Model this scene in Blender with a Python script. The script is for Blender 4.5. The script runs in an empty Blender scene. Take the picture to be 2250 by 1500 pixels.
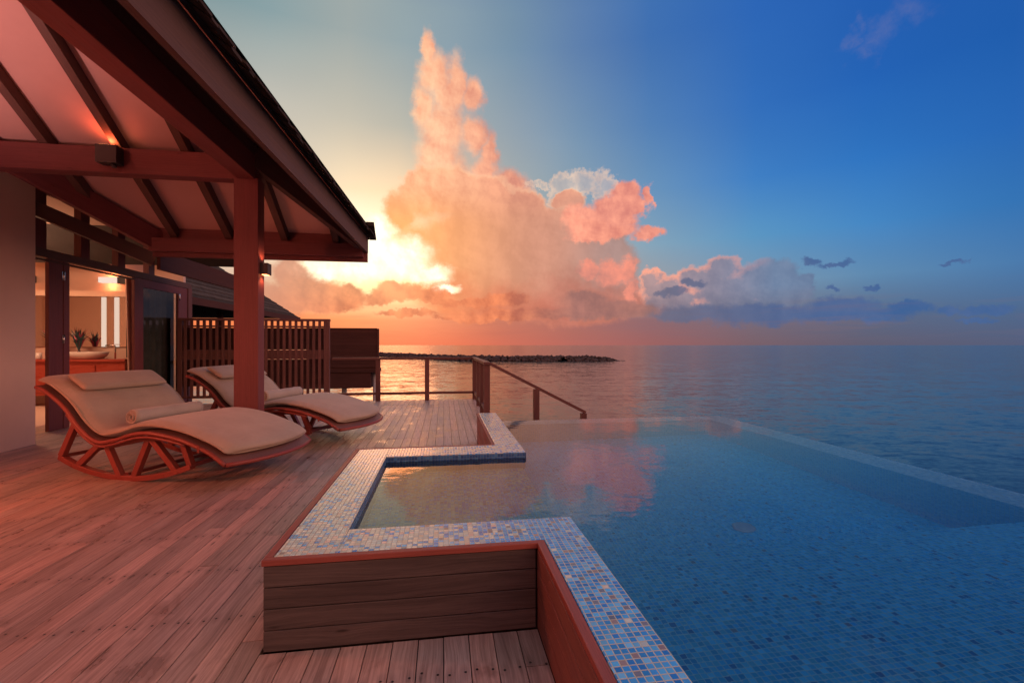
import bpy, bmesh, math, random
from mathutils import Vector, Matrix
random.seed(7)
D = bpy.data
SC = bpy.context.scene
COL = SC.collection
rad = math.radians

# ------------------------------------------------------------------ camera
TH = math.atan(0.15)                       # heading of the lens, clockwise from +Y
cam_d = D.cameras.new('camera'); cam = D.objects.new('camera', cam_d); COL.objects.link(cam)
cam.location = (0, 0, 1.4); cam.rotation_euler = (rad(90), 0, -TH)
cam_d.sensor_width = 36; cam_d.lens = 16.0; cam_d.shift_y = 8/2250
cam_d.clip_start = 0.05; cam_d.clip_end = 60000
SC.camera = cam
SC.view_settings.view_transform = 'Standard'; SC.view_settings.look = 'None'
SC.view_settings.exposure = 0.2; SC.view_settings.gamma = 1
SC.cycles.max_bounces = 8; SC.cycles.transparent_max_bounces = 12
SC.cycles.caustics_reflective = False; SC.cycles.caustics_refractive = True
SC.cycles.sample_clamp_indirect = 4

def lin(c):
    return tuple(((x/255)/12.92 if x/255 <= 0.04045 else ((x/255+0.055)/1.055)**2.4) for x in c)
def L4(c): return lin(c)+(1,)

# ------------------------------------------------------------------ node helper
class NT:
    def __init__(s, tree): s.t = tree; s.n = tree.nodes; s.l = tree.links
    def add(s, typ, **kw):
        nd = s.n.new(typ)
        for k, v in kw.items(): setattr(nd, k, v)
        return nd
    def put(s, sock, val):
        if isinstance(val, bpy.types.NodeSocket): s.l.new(val, sock)
        elif val is not None: sock.default_value = val
    def math(s, op, a, b=None, c=None, clamp=False):
        nd = s.add('ShaderNodeMath', operation=op, use_clamp=clamp)
        s.put(nd.inputs[0], a)
        if b is not None: s.put(nd.inputs[1], b)
        if c is not None: s.put(nd.inputs[2], c)
        return nd.outputs[0]
    def vm(s, op, a, b=None):
        nd = s.add('ShaderNodeVectorMath', operation=op)
        s.put(nd.inputs[0], a)
        if b is not None:
            if op == 'SCALE': s.put(nd.inputs['Scale'], b)
            else: s.put(nd.inputs[1], b)
        return nd.outputs['Value'] if op in ('LENGTH', 'DISTANCE', 'DOT_PRODUCT') else nd.outputs[0]
    def comb(s, x, y, z=0.0):
        nd = s.add('ShaderNodeCombineXYZ'); s.put(nd.inputs[0], x); s.put(nd.inputs[1], y); s.put(nd.inputs[2], z)
        return nd.outputs[0]
    def sep(s, v):
        nd = s.add('ShaderNodeSeparateXYZ'); s.put(nd.inputs[0], v); return nd.outputs
    def mix(s, f, a, b, blend='MIX'):
        nd = s.add('ShaderNodeMix', data_type='RGBA', blend_type=blend)
        s.put(nd.inputs[0], f); s.put(nd.inputs[6], a); s.put(nd.inputs[7], b); return nd.outputs[2]
    def mr(s, v, a, b, c=0.0, d=1.0, smooth=False):
        nd = s.add('ShaderNodeMapRange', interpolation_type='SMOOTHSTEP' if smooth else 'LINEAR')
        s.put(nd.inputs[0], v); s.put(nd.inputs[1], a); s.put(nd.inputs[2], b); s.put(nd.inputs[3], c); s.put(nd.inputs[4], d)
        return nd.outputs[0]
    def noise(s, v, scale, detail=4, rough=0.5, dist=0.0, color=False, dim='3D'):
        nd = s.add('ShaderNodeTexNoise', noise_dimensions=dim)
        s.put(nd.inputs['Vector'], v); nd.inputs['Scale'].default_value = scale
        nd.inputs['Detail'].default_value = detail; nd.inputs['Roughness'].default_value = rough
        nd.inputs['Distortion'].default_value = dist
        return nd.outputs['Color' if color else 'Fac']
    def ramp(s, f, stops, interp='LINEAR'):
        nd = s.add('ShaderNodeValToRGB'); cr = nd.color_ramp; cr.interpolation = interp
        stops = sorted(stops)
        cr.elements[0].position = stops[0][0]; cr.elements[0].color = stops[0][1]
        cr.elements[1].position = stops[-1][0]; cr.elements[1].color = stops[-1][1]
        for p, c in stops[1:-1]:
            e = cr.elements.new(p); e.color = c
        s.put(nd.inputs[0], f); return nd.outputs[0]

# ------------------------------------------------------------------ the sky
SUN_AZ, SUN_EL = -15.0, 10.0               # degrees from the lens axis / above the horizon
w = D.worlds.new('World'); SC.world = w; w.use_nodes = True
W = NT(w.node_tree); W.n.clear()
tc = W.add('ShaderNodeTexCoord')
x, y, z = W.sep(tc.outputs['Generated'])
azr = W.math('ARCTAN2', x, y)
az = W.math('SUBTRACT', W.math('MULTIPLY', azr, 180/math.pi), math.degrees(TH))    # degrees
hyp = W.math('SQRT', W.math('ADD', W.math('MULTIPLY', x, x), W.math('MULTIPLY', y, y)))
el = W.math('MULTIPLY', W.math('ARCTAN2', z, hyp), 180/math.pi)
azn = W.math('FRACT', W.math('ADD', W.math('DIVIDE', az, 360.0), 0.5))
AZS = (-38, -28, -20, -14, -7, 0, 8, 17, 28, 38, 48)
ROWS = {
 0:  [(238,112,62),(242,118,66),(240,118,74),(238,118,78),(224,112,80),(198,106,86),(174,100,90),(150,94,92),(114,90,98),(92,88,106),(80,86,112)],
 3:  [(236,130,80),(240,135,82),(242,138,84),(238,132,88),(215,122,90),(190,115,95),(166,108,98),(140,102,106),(112,102,116),(88,100,126),(74,98,132)],
 7:  [(200,170,150),(215,175,145),(255,224,165),(255,222,160),(244,165,108),(205,145,112),(176,142,130),(150,148,150),(116,144,166),(90,130,166),(70,115,162)],
 12: [(200,190,175),(225,210,188),(255,250,226),(255,240,202),(245,190,140),(190,165,145),(164,165,160),(125,155,175),(85,140,182),(64,125,182),(50,110,172)],
 18: [(195,190,178),(212,200,180),(235,210,175),(238,206,168),(205,185,158),(160,165,162),(130,152,167),(98,137,174),(60,120,185),(45,110,182),(38,98,172)],
 25: [(165,170,165),(190,185,172),(192,185,168),(182,178,164),(158,165,163),(138,152,163),(110,138,166),(78,121,172),(48,105,178),(35,95,174),(30,88,164)],
 33: [(115,140,145),(130,152,156),(152,162,160),(142,158,162),(130,150,162),(112,138,160),(90,122,164),(60,106,168),(42,96,172),(34,88,166),(32,84,160)],
}
BACK = {0: (150,88,84), 3: (165,95,88), 7: (175,105,95), 12: (180,110,98), 18: (180,112,100), 25: (176,112,102), 33: (170,112,106)}
def row(e, cols, back):
    st = [((a/360)+0.5, L4(c)) for a, c in zip(AZS, cols)]
    def hot(c_, k): return tuple(v*k for v in lin(c_))+(1,)
    st += [(0.0, hot(back,1.0)), (0.25, hot((236,120,88),2.2)), (0.13, hot((225,112,92),2.6)), ((60/360)+0.5, L4((62,92,150))), ((85/360)+0.5, hot((215,150,125),3.1)), ((128/360)+0.5, hot((215,150,125),3.1)), (1.0, hot(back,1.0))]
    return W.ramp(azn, st, 'LINEAR')
keys = sorted(ROWS)
c = row(keys[0], ROWS[keys[0]], BACK[keys[0]])
for k0, k1 in zip(keys, keys[1:]):
    c = W.mix(W.mr(el, k0, k1), c, row(k1, ROWS[k1], BACK[k1]))
c = W.mix(W.mr(el, 36, 52), c, L4((52,92,156)))
c = W.mix(W.mr(el, 50, 70), c, (0.50,0.50,0.54,1))
# broad soft unevenness of real air
p3 = W.comb(W.math('MULTIPLY', az, 0.03), W.math('MULTIPLY', el, 0.06))
c = W.mix(1.0, c, W.ramp(W.noise(p3, 1.0, 3, 0.5), [(0.3, (0.94,0.94,0.95,1)), (0.7, (1.06,1.05,1.04,1))]), 'MULTIPLY')
def AE(u, v):
    a = math.atan((u-1125)/1000); return math.degrees(a), math.degrees(math.atan((758-v)/1000*math.cos(a)))
# distance to the hidden sun
dsx = W.math('SUBTRACT', az, SUN_AZ); dsy = W.math('MULTIPLY', W.math('SUBTRACT', el, SUN_EL), 1.25)
dsun = W.math('SQRT', W.math('ADD', W.math('MULTIPLY', dsx, dsx), W.math('MULTIPLY', dsy, dsy)))
glow = W.math('POWER', W.mr(dsun, 0, 20, 1, 0), 2.2)
c = W.mix(1.0, c, W.mix(glow, (0,0,0,1), (0.40,0.27,0.13,1)), 'ADD')

c_clear = c
pp = W.comb(az, el)                       # degrees plane
def nvec(p, sc, det, ro):
    return W.comb(W.math('SUBTRACT', W.noise(p, sc, det, ro, dim='2D'), 0.5), W.math('SUBTRACT', W.noise(W.vm('ADD', p, (71.3,19.7,0)), sc, det, ro, dim='2D'), 0.5))
nw1 = nvec(W.vm('MULTIPLY', pp, (1,1.2,1)), 0.22, 7, 0.62)
nw2 = nvec(pp, 0.9, 6, 0.66)
ldir = (-0.28, -0.16, 0)                  # towards the sun, in degrees
def relief(scale, detail=7, k=1.0):
    a = W.noise(pp, scale, detail, 0.58, dim='2D')
    b = W.noise(W.vm('ADD', pp, tuple(t*k for t in ldir)), scale, detail, 0.58, dim='2D')
    return W.math('SUBTRACT', a, b)
def field(blobs, warp, warp2=0.6, smooth=0.25):
    q = W.vm('ADD', pp, W.vm('ADD', W.vm('MULTIPLY', nw1, (warp, warp*0.8, 0)), W.vm('MULTIPLY', nw2, (warp2, warp2, 0))))
    acc = None
    for u, v, ru, rv in blobs:
        a, e = AE(u, v); ca = math.cos(rad(a))
        ra = math.degrees(ru/1000)*ca*ca; re = math.degrees(rv/1000)*ca
        m = W.add('ShaderNodeVectorMath', operation='MULTIPLY_ADD'); W.put(m.inputs[0], q)
        m.inputs[1].default_value = (1/ra, 1/re, 0); m.inputs[2].default_value = (-a/ra, -e/re, 0)
        d = W.vm('LENGTH', m.outputs[0])
        acc = d if acc is None else W.math('SMOOTH_MIN', acc, d, smooth)
    return W.math('SUBTRACT', 1.0, acc)    # >0 inside
def layer(c, F, lo, hi, col, opac=1.0):
    a = W.mr(F, lo, hi, 0, 1, smooth=True)
    if opac != 1.0: a = W.math('MULTIPLY', a, opac)
    return W.mix(a, c, col)
rel1 = relief(0.135, 5, 3.4)
relm = W.mr(W.math('ADD', rel1, W.math('MULTIPLY', relief(0.6, 5, 0.9), 0.24)), -0.15, 0.15)
# high wisps, upper right
Fw = field([(2000,25,60,25),(1930,75,50,28),(1900,110,30,25),(1880,70,25,20)], 7, 1.0)
c = layer(c, Fw, -0.35, 1.4, L4((104,112,160)), 0.40)
# tall lit tower
tower = [(938,118,17,40),(958,165,40,45),(1000,190,24,62),(985,215,46,36),(932,235,28,46),(1035,212,28,32),(975,285,60,66),(960,345,52,60),
         (1040,300,36,40),(1076,335,20,46),(1068,380,36,36),(985,395,84,50),(1120,410,52,34)]
Ft = field(tower, 2.9, 0.8)
tcol = W.mix(relm, L4((236,160,126)), L4((252,202,160)))
tcol = W.mix(W.mr(az, -11, -2.5), tcol, W.mix(relm, L4((205,135,116)), L4((246,172,138))))
c = layer(c, Ft, -0.16, 0.58, tcol)
# white wispy rims behind the pink cloud
Fh = field([(1238,402,30,24),(1285,398,46,22),(1328,412,26,30),(1215,430,16,26),(1192,398,16,12),(1170,402,20,9)], 4.2, 1.7)
ah = W.math('MULTIPLY', W.mr(Fh, -0.12, 0.30, smooth=True), W.mr(Fh, 0.15, 0.70, 0.62, 0.30, smooth=True))
c = W.mix(ah, c, W.mix(relm, L4((205,172,156)), L4((255,214,180))))
# the main mass of the cloud
body = [(880,470,50,56),(930,430,58,62),(990,420,70,54),(1070,440,72,48),(1140,470,66,54),(1210,515,80,56),(1300,530,80,46),(1250,440,44,24),(905,530,92,50),(1010,550,150,100),
        (1160,590,150,90),(1290,590,110,90),(1050,640,190,70),(1250,660,180,60),(1010,620,120,80)]
Fb = field(body, 3.0, 0.9, 0.35)
bc = W.mix(W.mr(az, -16, 6, smooth=True), L4((250,168,104)), L4((200,142,120)))
bc = W.mix(W.mr(az, 4, 13, smooth=True), bc, L4((165,134,128)))
bc = W.mix(W.mr(W.math('ADD', el, W.math('MULTIPLY', W.math('SUBTRACT', W.noise(pp, 0.16, 4, 0.55), 0.5), 9)), 9.5, 4.5, smooth=True), bc, W.mix(W.mr(az, -12, 6), L4((238,138,88)), L4((186,114,98))))
bc = W.mix(W.mr(relm, 0.1, 0.9), W.mix(1.0, bc, (0.93,0.91,0.90,1), 'MULTIPLY'), W.mix(1.0, bc, (1.08,1.07,1.06,1), 'MULTIPLY'))
bc = W.mix(W.math('MULTIPLY', W.mr(el, 14, 20, smooth=True), 0.75), bc, tcol)
brim = W.math('MULTIPLY', W.mr(Fb, 0.0, 0.16, 1, 0), W.mr(dsun, 13, 5.5, 0, 1, smooth=True))
bc = W.mix(brim, bc, (1.15,0.92,0.62,1))
rim2 = W.math('MULTIPLY', W.mr(Fb, 0.0, 0.20, 1, 0), W.mr(el, 14, 19, 0, 0.75))
bc = W.mix(rim2, bc, L4((250,200,160)))
near = W.mr(dsun, 14, 5, 0, 1, smooth=True)
abody = W.mr(Fb, -0.06, W.math('ADD', 0.16, W.math('MULTIPLY', near, 0.5)), 0, 1, smooth=True)
c = W.mix(abody, c, bc)
# the bright gap
Fg = field([(838,505,40,44),(870,560,95,52),(780,580,110,44),(700,590,80,26),(940,600,60,26),(985,632,34,15)], 3.0, 0.9)
gb = W.mix(relm, (1.15,0.92,0.58,1), (1.45,1.28,1.0,1))
c = layer(c, Fg, -0.10, 0.62, gb)
# pink cloud
Fp = field([(1290,490,66,42),(1350,470,60,40),(1380,422,44,30),(1345,508,62,22),(1425,512,36,20),(1300,520,60,20),(1432,425,11,26),(1400,450,34,26)], 3.6, 1.3)
pcol = W.mix(relm, L4((208,124,110)), L4((255,166,136)))
c = layer(c, Fp, -0.08, 0.36, pcol, 0.95)
# lower pink wisps and the right-hand bank
Fq = field([(1290,590,30,26),(1340,600,46,32),(1375,590,22,36),(1390,640,18,44),(1425,640,24,22)], 3.4, 1.3)
c = layer(c, Fq, 0.0, 0.5, W.mix(relm, L4((186,124,114)), L4((244,146,122))), 0.9)
bank = [(1590,592,40,34),(1530,612,58,30),(1600,640,100,44),(1460,632,56,34),(1680,610,82,40),(1700,640,92,40),(1765,625,36,26),(1480,660,70,26),(1620,676,140,22),(1432,610,30,22)]
Fk = field(bank, 3.0, 0.8)
kcol = W.mix(W.mr(az, 15, 30), L4((170,140,138)), L4((104,124,154)))
kcol = W.mix(W.mr(el, 6.5, 2.5), kcol, L4((104,104,124)))
kcol = W.mix(W.mr(relm, 0.1, 0.9), W.mix(1.0, kcol, (0.84,0.86,0.90,1), 'MULTIPLY'), W.mix(1.0, kcol, (1.12,1.07,1.04,1), 'MULTIPLY'))
krim = W.math('MULTIPLY', W.mr(W.math('SUBTRACT', Fk, W.math('MULTIPLY', relm, 0.25)), -0.1, 0.30, 1, 0), W.mr(az, 30, 20, 0, 1))
krim = W.math('MULTIPLY', krim, W.mr(W.math('ADD', el, W.math('MULTIPLY', rel1, 14)), 4.8, 6.5))
kcol = W.mix(krim, kcol, L4((252,164,134)))
c = layer(c, Fk, -0.06, 0.22, kcol)
# low blue bank along the right
low = [(1510,690,96,20),(1690,690,190,26),(1850,668,90,22),(1900,690,120,22),(1990,672,54,19),(2072,676,40,14),(2150,680,62,16),(2205,678,50,15),(1480,640,40,12),(1520,620,30,9),
       (1830,582,48,8),(2090,583,44,6),(1922,630,20,6),(1838,633,18,5),(1780,575,22,10),(2150,705,60,7)]
Fl = field(low, 3.0, 1.1)
lcol = W.mix(W.mr(az, 16, 36), L4((106,102,118)), L4((58,92,142)))
c = layer(c, Fl, -0.12, 0.42, W.mix(W.math('MULTIPLY', relm, 0.25), lcol, L4((110,118,148))), 0.92)
# dark warm clouds below the sun
dk = [(640,605,60,46),(690,640,70,44),(760,650,56,34),(720,672,90,22),(880,640,60,30),(940,650,62,26),(830,655,46,22),(620,660,90,40),
      (1110,655,56,16),(1040,668,90,12),(1180,690,190,16),(1340,682,130,24),(1290,664,80,26),(900,690,80,10),(1060,700,150,8)]
Fd = field(dk, 3.2, 1.0)
dcol = W.mix(relm, L4((186,98,72)), L4((250,146,98)))
dcol = W.mix(W.mr(az, -30, -20, 1, 0), dcol, L4((196,140,116)))
dcol = W.mix(W.mr(az, -2, 8), dcol, W.mix(relm, L4((138,100,96)), L4((168,116,106))))
drim = W.math('MULTIPLY', W.mr(Fd, 0.0, 0.22, 1, 0), W.mr(dsun, 11, 4, 0, 0.9))
dcol = W.mix(drim, dcol, (1.1,0.78,0.42,1))
c = layer(c, Fd, -0.05, 0.42, dcol, 0.86)
# thin orange veils low on the horizon
vn = W.noise(W.comb(W.math('MULTIPLY', az, 0.10), W.math('MULTIPLY', el, 1.1), 3.0), 1.0, 6, 0.6)
va = W.math('MULTIPLY', W.mr(vn, 0.48, 0.72), W.math('MULTIPLY', W.mr(el, 0.4, 1.5), W.mr(el, 6, 3)))
c = W.mix(W.math('MULTIPLY', va, 0.45), c, W.mix(W.mr(az, -10, 20), L4((206,110,80)), L4((118,98,108))))
c = W.mix(1.0, c, W.mix(glow, (0,0,0,1), (0.18,0.11,0.04,1)), 'ADD')
bg2 = W.add('ShaderNodeBackground'); W.put(bg2.inputs[0], c)
# below the horizon: dull sea tone (only ever met by bounce light)
bg1 = W.add('ShaderNodeBackground'); W.put(bg1.inputs[0], W.mix(W.mr(el, 0, -2), c_clear, L4((84,70,72))))
zone = W.math('MULTIPLY', W.math('LESS_THAN', W.math('ABSOLUTE', W.math('SUBTRACT', az, 6)), 48), W.math('LESS_THAN', W.math('ABSOLUTE', W.math('SUBTRACT', el, 19)), 18.99))
bg = W.add('ShaderNodeMixShader'); W.put(bg.inputs[0], zone); W.l.new(bg1.outputs[0], bg.inputs[1]); W.l.new(bg2.outputs[0], bg.inputs[2])
w.cycles.sampling_method = 'MANUAL'; w.cycles.sample_map_resolution = 512
wo = W.add('ShaderNodeOutputWorld'); W.l.new(bg.outputs[0], wo.inputs[0])

# ------------------------------------------------------------------ the sun (behind thin cloud)
sd = D.lights.new('sun', 'SUN'); sun = D.objects.new('sun', sd); COL.objects.link(sun)
sd.energy = 0.08; sd.angle = rad(11); sd.color = (1.0, 0.30, 0.10)
ang = TH + rad(SUN_AZ)
to_sun = Vector((math.sin(ang)*math.cos(rad(SUN_EL)), math.cos(ang)*math.cos(rad(SUN_EL)), math.sin(rad(SUN_EL))))
sun.rotation_euler = to_sun.to_track_quat('Z', 'Y').to_euler()

# ------------------------------------------------------------------ object helpers
def tag(o, label=None, cat=None, group=None, kind=None):
    if label: o['label'] = label
    if cat: o['category'] = cat
    if group: o['group'] = group
    if kind: o['kind'] = kind
    return o
def empty(name, loc=(0,0,0), rz=0.0):
    o = D.objects.new(name, None); COL.objects.link(o); o.location = loc; o.rotation_euler = (0,0,rz)
    o.empty_display_size = 0.1; return o

class MB:
    """collects shapes with metre UVs and a per-piece random id"""
    def __init__(s): s.v = []; s.f = []; s.uv = []; s.rid = []; s.sm = []
    def face(s, pts, uvs, rid, smooth=False):
        b = len(s.v); s.v += [tuple(p) for p in pts]; s.f.append(tuple(range(b, b+len(pts)))); s.uv += uvs; s.rid.append(rid); s.sm.append(smooth)
    def box(s, lo, hi, rid=None, grain=None):
        x0,y0,z0 = lo; x1,y1,z1 = hi
        rid = random.random() if rid is None else rid
        if grain is None: grain = max(range(3), key=lambda i: hi[i]-lo[i])
        V = [(x,y,z) for x in (x0,x1) for y in (y0,y1) for z in (z0,z1)]
        Q = [(0,1,3,2,0),(4,6,7,5,0),(0,4,5,1,1),(2,3,7,6,1),(0,2,6,4,2),(1,5,7,3,2)]
        for a,b_,c_,d,ax in Q:
            pts = [V[i] for i in (a,b_,c_,d)]
            oth = [i for i in range(3) if i != ax]
            if grain in oth: vi = grain; ui = [i for i in oth if i != grain][0]
            else: ui, vi = oth
            s.face(pts, [(p[ui], p[vi]) for p in pts], rid)
        return s
    def beam(s, p0, p1, wd, ht, up=(0,0,1), rid=None, ends=True):
        """bar from p0 to p1 centred on the line, wd across, ht along 'up'"""
        p0 = Vector(p0); p1 = Vector(p1); d = (p1-p0); Ln = d.length; d.normalize()
        sx = d.cross(Vector(up)).normalized(); uy = sx.cross(d).normalized()
        rid = random.random() if rid is None else rid
        cs = [(-1,-1),(1,-1),(1,1),(-1,1)]
        R = [[p + sx*(a*wd/2) + uy*(b*ht/2) for a,b in cs] for p in (p0,p1)]
        acc = 0
        for i in range(4):
            j = (i+1) % 4; wv = (wd,ht,wd,ht)[i]
            s.face([R[0][i],R[0][j],R[1][j],R[1][i]], [(acc,0),(acc+wv,0),(acc+wv,Ln),(acc,Ln)], rid); acc += wv
        s.face(list(reversed(R[0])), [(0,0),(wd,0),(wd,ht),(0,ht)], rid)
        s.face(R[1], [(0,0),(wd,0),(wd,ht),(0,ht)], rid)
        return s
    def tube(s, pts, r, n=8, rid=None, cap=True):
        pts = [Vector(p) for p in pts]; rid = random.random() if rid is None else rid
        rings = []; acc = 0; ls = []
        for i, p in enumerate(pts):
            if i: acc += (p-pts[i-1]).length
            ls.append(acc)
            d = (pts[min(i+1,len(pts)-1)]-pts[max(i-1,0)]).normalized()
            ref = Vector((0,0,1)) if abs(d.z) < 0.9 else Vector((1,0,0))
            a = d.cross(ref).normalized(); b = a.cross(d)
            rr = r[i] if isinstance(r,(list,tuple)) else r
            rings.append([p + (a*math.cos(t)+b*math.sin(t))*rr for t in [2*math.pi*k/n for k in range(n)]])
        for i in range(len(pts)-1):
            for k in range(n):
                m = (k+1) % n
                s.face([rings[i][k],rings[i][m],rings[i+1][m],rings[i+1][k]], [(k*.02,ls[i]),((k+1)*.02,ls[i]),((k+1)*.02,ls[i+1]),(k*.02,ls[i+1])], rid, True)
        if cap:
            s.face(list(reversed(rings[0])), [(0,0)]*n, rid); s.face(rings[-1], [(0,0)]*n, rid)
        return s
    def grid(s, P, closed=False, rid=None, smooth=True):
        """P[i][j] grid of points"""
        rid = random.random() if rid is None else rid
        for i in range(len(P)-1):
            nj = len(P[i]) if closed else len(P[i])-1
            for j in range(nj):
                k = (j+1) % len(P[i])
                q = [P[i][j],P[i][k],P[i+1][k],P[i+1][j]]
                s.face(q, [(Vector(a)[1], Vector(a)[0]) for a in q], rid, smooth)
        return s
    def lathe(s, prof, cx=0, cy=0, n=24, rid=0.5):
        P = [[(cx+r*math.cos(2*math.pi*k/n), cy+r*math.sin(2*math.pi*k/n), z) for k in range(n)] for r, z in prof]
        return s.grid(P, closed=True, rid=rid)
    def build(s, name, mat, parent=None, bevel=0, weld=None, loc=None):
        me = D.meshes.new(name); me.from_pydata(s.v, [], s.f)
        uvl = me.uv_layers.new(name='UVMap')
        for i, u in enumerate(s.uv): uvl.data[i].uv = u
        at = me.attributes.new('rid', 'FLOAT', 'FACE')
        for i, r in enumerate(s.rid): at.data[i].value = r
        me.polygons.foreach_set('use_smooth', s.sm)
        bm = bmesh.new(); bm.from_mesh(me)
        bmesh.ops.remove_doubles(bm, verts=bm.verts, dist=1e-5)
        if len(s.f) > 3: bmesh.ops.recalc_face_normals(bm, faces=bm.faces)
        bm.to_mesh(me); bm.free()
        me.materials.append(mat)
        o = D.objects.new(name, me); COL.objects.link(o)
        if parent: o.parent = parent
        if loc: o.location = loc
        if bevel:
            m = o.modifiers.new('bevel', 'BEVEL'); m.width = bevel; m.segments = 2; m.limit_method = 'ANGLE'; m.angle_limit = rad(40)
        return o
def copy_tree(o, parent=None):
    c = o.copy(); COL.objects.link(c); c.parent = parent
    for ch in list(o.children): copy_tree(ch, c)
    return c

# ------------------------------------------------------------------ materials
def newmat(name):
    m = D.materials.new(name); m.use_nodes = True; n = NT(m.node_tree); n.n.clear()
    out = n.add('ShaderNodeOutputMaterial'); return m, n, out
def principled(n, out, **kw):
    b = n.add('ShaderNodeBsdfPrincipled')
    for k, v in kw.items(): n.put(b.inputs[k], v)
    n.l.new(b.outputs[0], out.inputs[0]); return b
def plain(name, col, rough=0.6, metal=0.0, var=0.12, scale=6, bump=0.15, **kw):
    m, n, out = newmat(name)
    t = n.add('ShaderNodeTexCoord').outputs['Object']
    nz = n.noise(t, scale, 5, 0.6)
    cc = n.mix(1.0, (*col,1), n.ramp(nz, [(0.3,(1-var,)*3+(1,)),(0.7,(1+var,)*3+(1,))]), 'MULTIPLY')
    b = principled(n, out, **{'Base Color': cc, 'Roughness': rough, 'Metallic': metal, **kw})
    if bump:
        bp = n.add('ShaderNodeBump'); bp.inputs['Strength'].default_value = bump; bp.inputs['Distance'].default_value = 0.01
        n.l.new(n.noise(t, scale*14, 4, 0.6), bp.inputs['Height']); n.l.new(bp.outputs[0], b.inputs['Normal'])
    return m
def wood(name, dark, light, rough=0.55, rowv=0.25, screws=False, grain=1.0, knots=0.5, spec=0.4, stain=None, bump=0.35):
    m, n, out = newmat(name)
    uv = n.add('ShaderNodeUVMap').outputs[0]
    rid = n.add('ShaderNodeAttribute', attribute_name='rid').outputs['Fac']
    ux, vy, _ = n.sep(uv)
    off = n.math('MULTIPLY', rid, 57.0)
    base = n.comb(n.math('ADD', ux, off), vy, off)
    # slow wobble bends the grain, knots open rings
    wob = n.noise(n.vm('MULTIPLY', base, (6,1.6,1)), 1.0, 2, 0.5)
    gx = n.math('ADD', n.math('ADD', ux, off), n.math('MULTIPLY', wob, 0.055*knots*2))
    g1 = n.noise(n.comb(n.math('MULTIPLY', gx, 85*grain), n.math('MULTIPLY', vy, 1.7), off), 1.0, 5, 0.62)
    g2 = n.noise(n.comb(n.math('MULTIPLY', gx, 300*grain), n.math('MULTIPLY', vy, 9), off), 1.0, 3, 0.6)
    wear = n.noise(n.vm('MULTIPLY', base, (7,1.1,1)), 1.0, 5, 0.65)
    f = n.math('ADD', n.math('MULTIPLY', g1, 0.62), n.math('MULTIPLY', wear, 0.5))
    col = n.ramp(f, [(0.36, (*dark,1)), (0.74, (*light,1))])
    col = n.mix(n.math('MULTIPLY', n.mr(g2, 0.42, 0.28), 0.45), col, (dark[0]*0.45, dark[1]*0.45, dark[2]*0.45, 1))
    wn = n.add('ShaderNodeTexWhiteNoise', noise_dimensions='1D'); n.put(wn.inputs['W'], n.math('MULTIPLY', rid, 911.0))
    k = n.mr(wn.outputs[0], 0, 1, 1-rowv, 1+rowv)
    col = n.mix(1.0, col, n.comb(k, k, k), 'MULTIPLY')
    if stain:
        col = n.mix(n.math('MULTIPLY', n.mr(wn.outputs[0], 0.35, 1.0), 0.55), col, n.mix(1.0, col, (*stain,1), 'MULTIPLY'))
    # knots
    vor = n.add('ShaderNodeTexVoronoi', feature='F1'); n.put(vor.inputs['Vector'], n.comb(n.math('MULTIPLY', n.math('ADD', ux, off), 9.0), n.math('MULTIPLY', vy, 2.2), off)); vor.inputs['Scale'].default_value = 1.0
    kn = n.math('MULTIPLY', n.mr(vor.outputs['Distance'], 0.10, 0.03, 0, 1, smooth=True), 0.75*min(1, knots*1.6))
    col = n.mix(kn, col, (dark[0]*0.30, dark[1]*0.28, dark[2]*0.28, 1))
    h = n.math('ADD', g1, n.math('MULTIPLY', g2, 0.6))
    if screws:
        cell = n.math('FLOOR', n.math('DIVIDE', vy, 0.56))
        jit = n.add('ShaderNodeTexWhiteNoise', noise_dimensions='2D'); n.put(jit.inputs['Vector'], n.comb(cell, n.math('MULTIPLY', rid, 331.0)))
        fy = n.math('SUBTRACT', n.math('SUBTRACT', n.math('MULTIPLY', n.math('FRACT', n.math('DIVIDE', vy, 0.56)), 0.56), 0.28), n.mr(jit.outputs[0], 0, 1, -0.014, 0.014))
        sgn = n.math('SIGN', ux)
        fy = n.math('ADD', fy, n.math('MULTIPLY', sgn, n.mr(jit.outputs[0], 0, 1, -0.010, 0.012)))
        fx = n.math('SUBTRACT', n.math('ABSOLUTE', ux), 0.034)
        dd = n.math('SQRT', n.math('ADD', n.math('MULTIPLY', fx, fx), n.math('MULTIPLY', n.math('MULTIPLY', fy, fy), 0.75)))
        sm = n.mr(dd, 0.0048, 0.0066, 1, 0)
        halo = n.math('MULTIPLY', n.mr(n.math('SQRT', n.math('ADD', n.math('MULTIPLY', fx, fx), n.math('MULTIPLY', n.math('MULTIPLY', fy, fy), 0.12))), 0.008, 0.022, 1, 0), 0.30)
        col = n.mix(halo, col, (dark[0]*0.5, dark[1]*0.5, dark[2]*0.5, 1))
        col = n.mix(sm, col, (0.012,0.010,0.010,1))
        h = n.math('SUBTRACT', h, n.math('MULTIPLY', sm, 2.0))
    rg = n.mr(wear, 0.3, 0.7, rough-0.08, rough+0.14)
    if screws:
        gp = n.add('ShaderNodeNewGeometry').outputs['Position']
        sp1 = n.noise(n.vm('MULTIPLY', gp, (1.0,0.7,1)), 4.2, 4, 0.6, 0.6)
        sp2 = n.noise(n.vm('MULTIPLY', gp, (1.0,0.45,1)), 0.9, 4, 0.6, 0.4)
        wet = n.mr(n.math('ADD', sp1, n.math('MULTIPLY', sp2, 0.55)), 0.86, 0.98, 0, 1, smooth=True)
        col = n.mix(n.math('MULTIPLY', wet, 0.55), col, n.mix(1.0, col, (0.42,0.38,0.38,1), 'MULTIPLY'))
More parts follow.
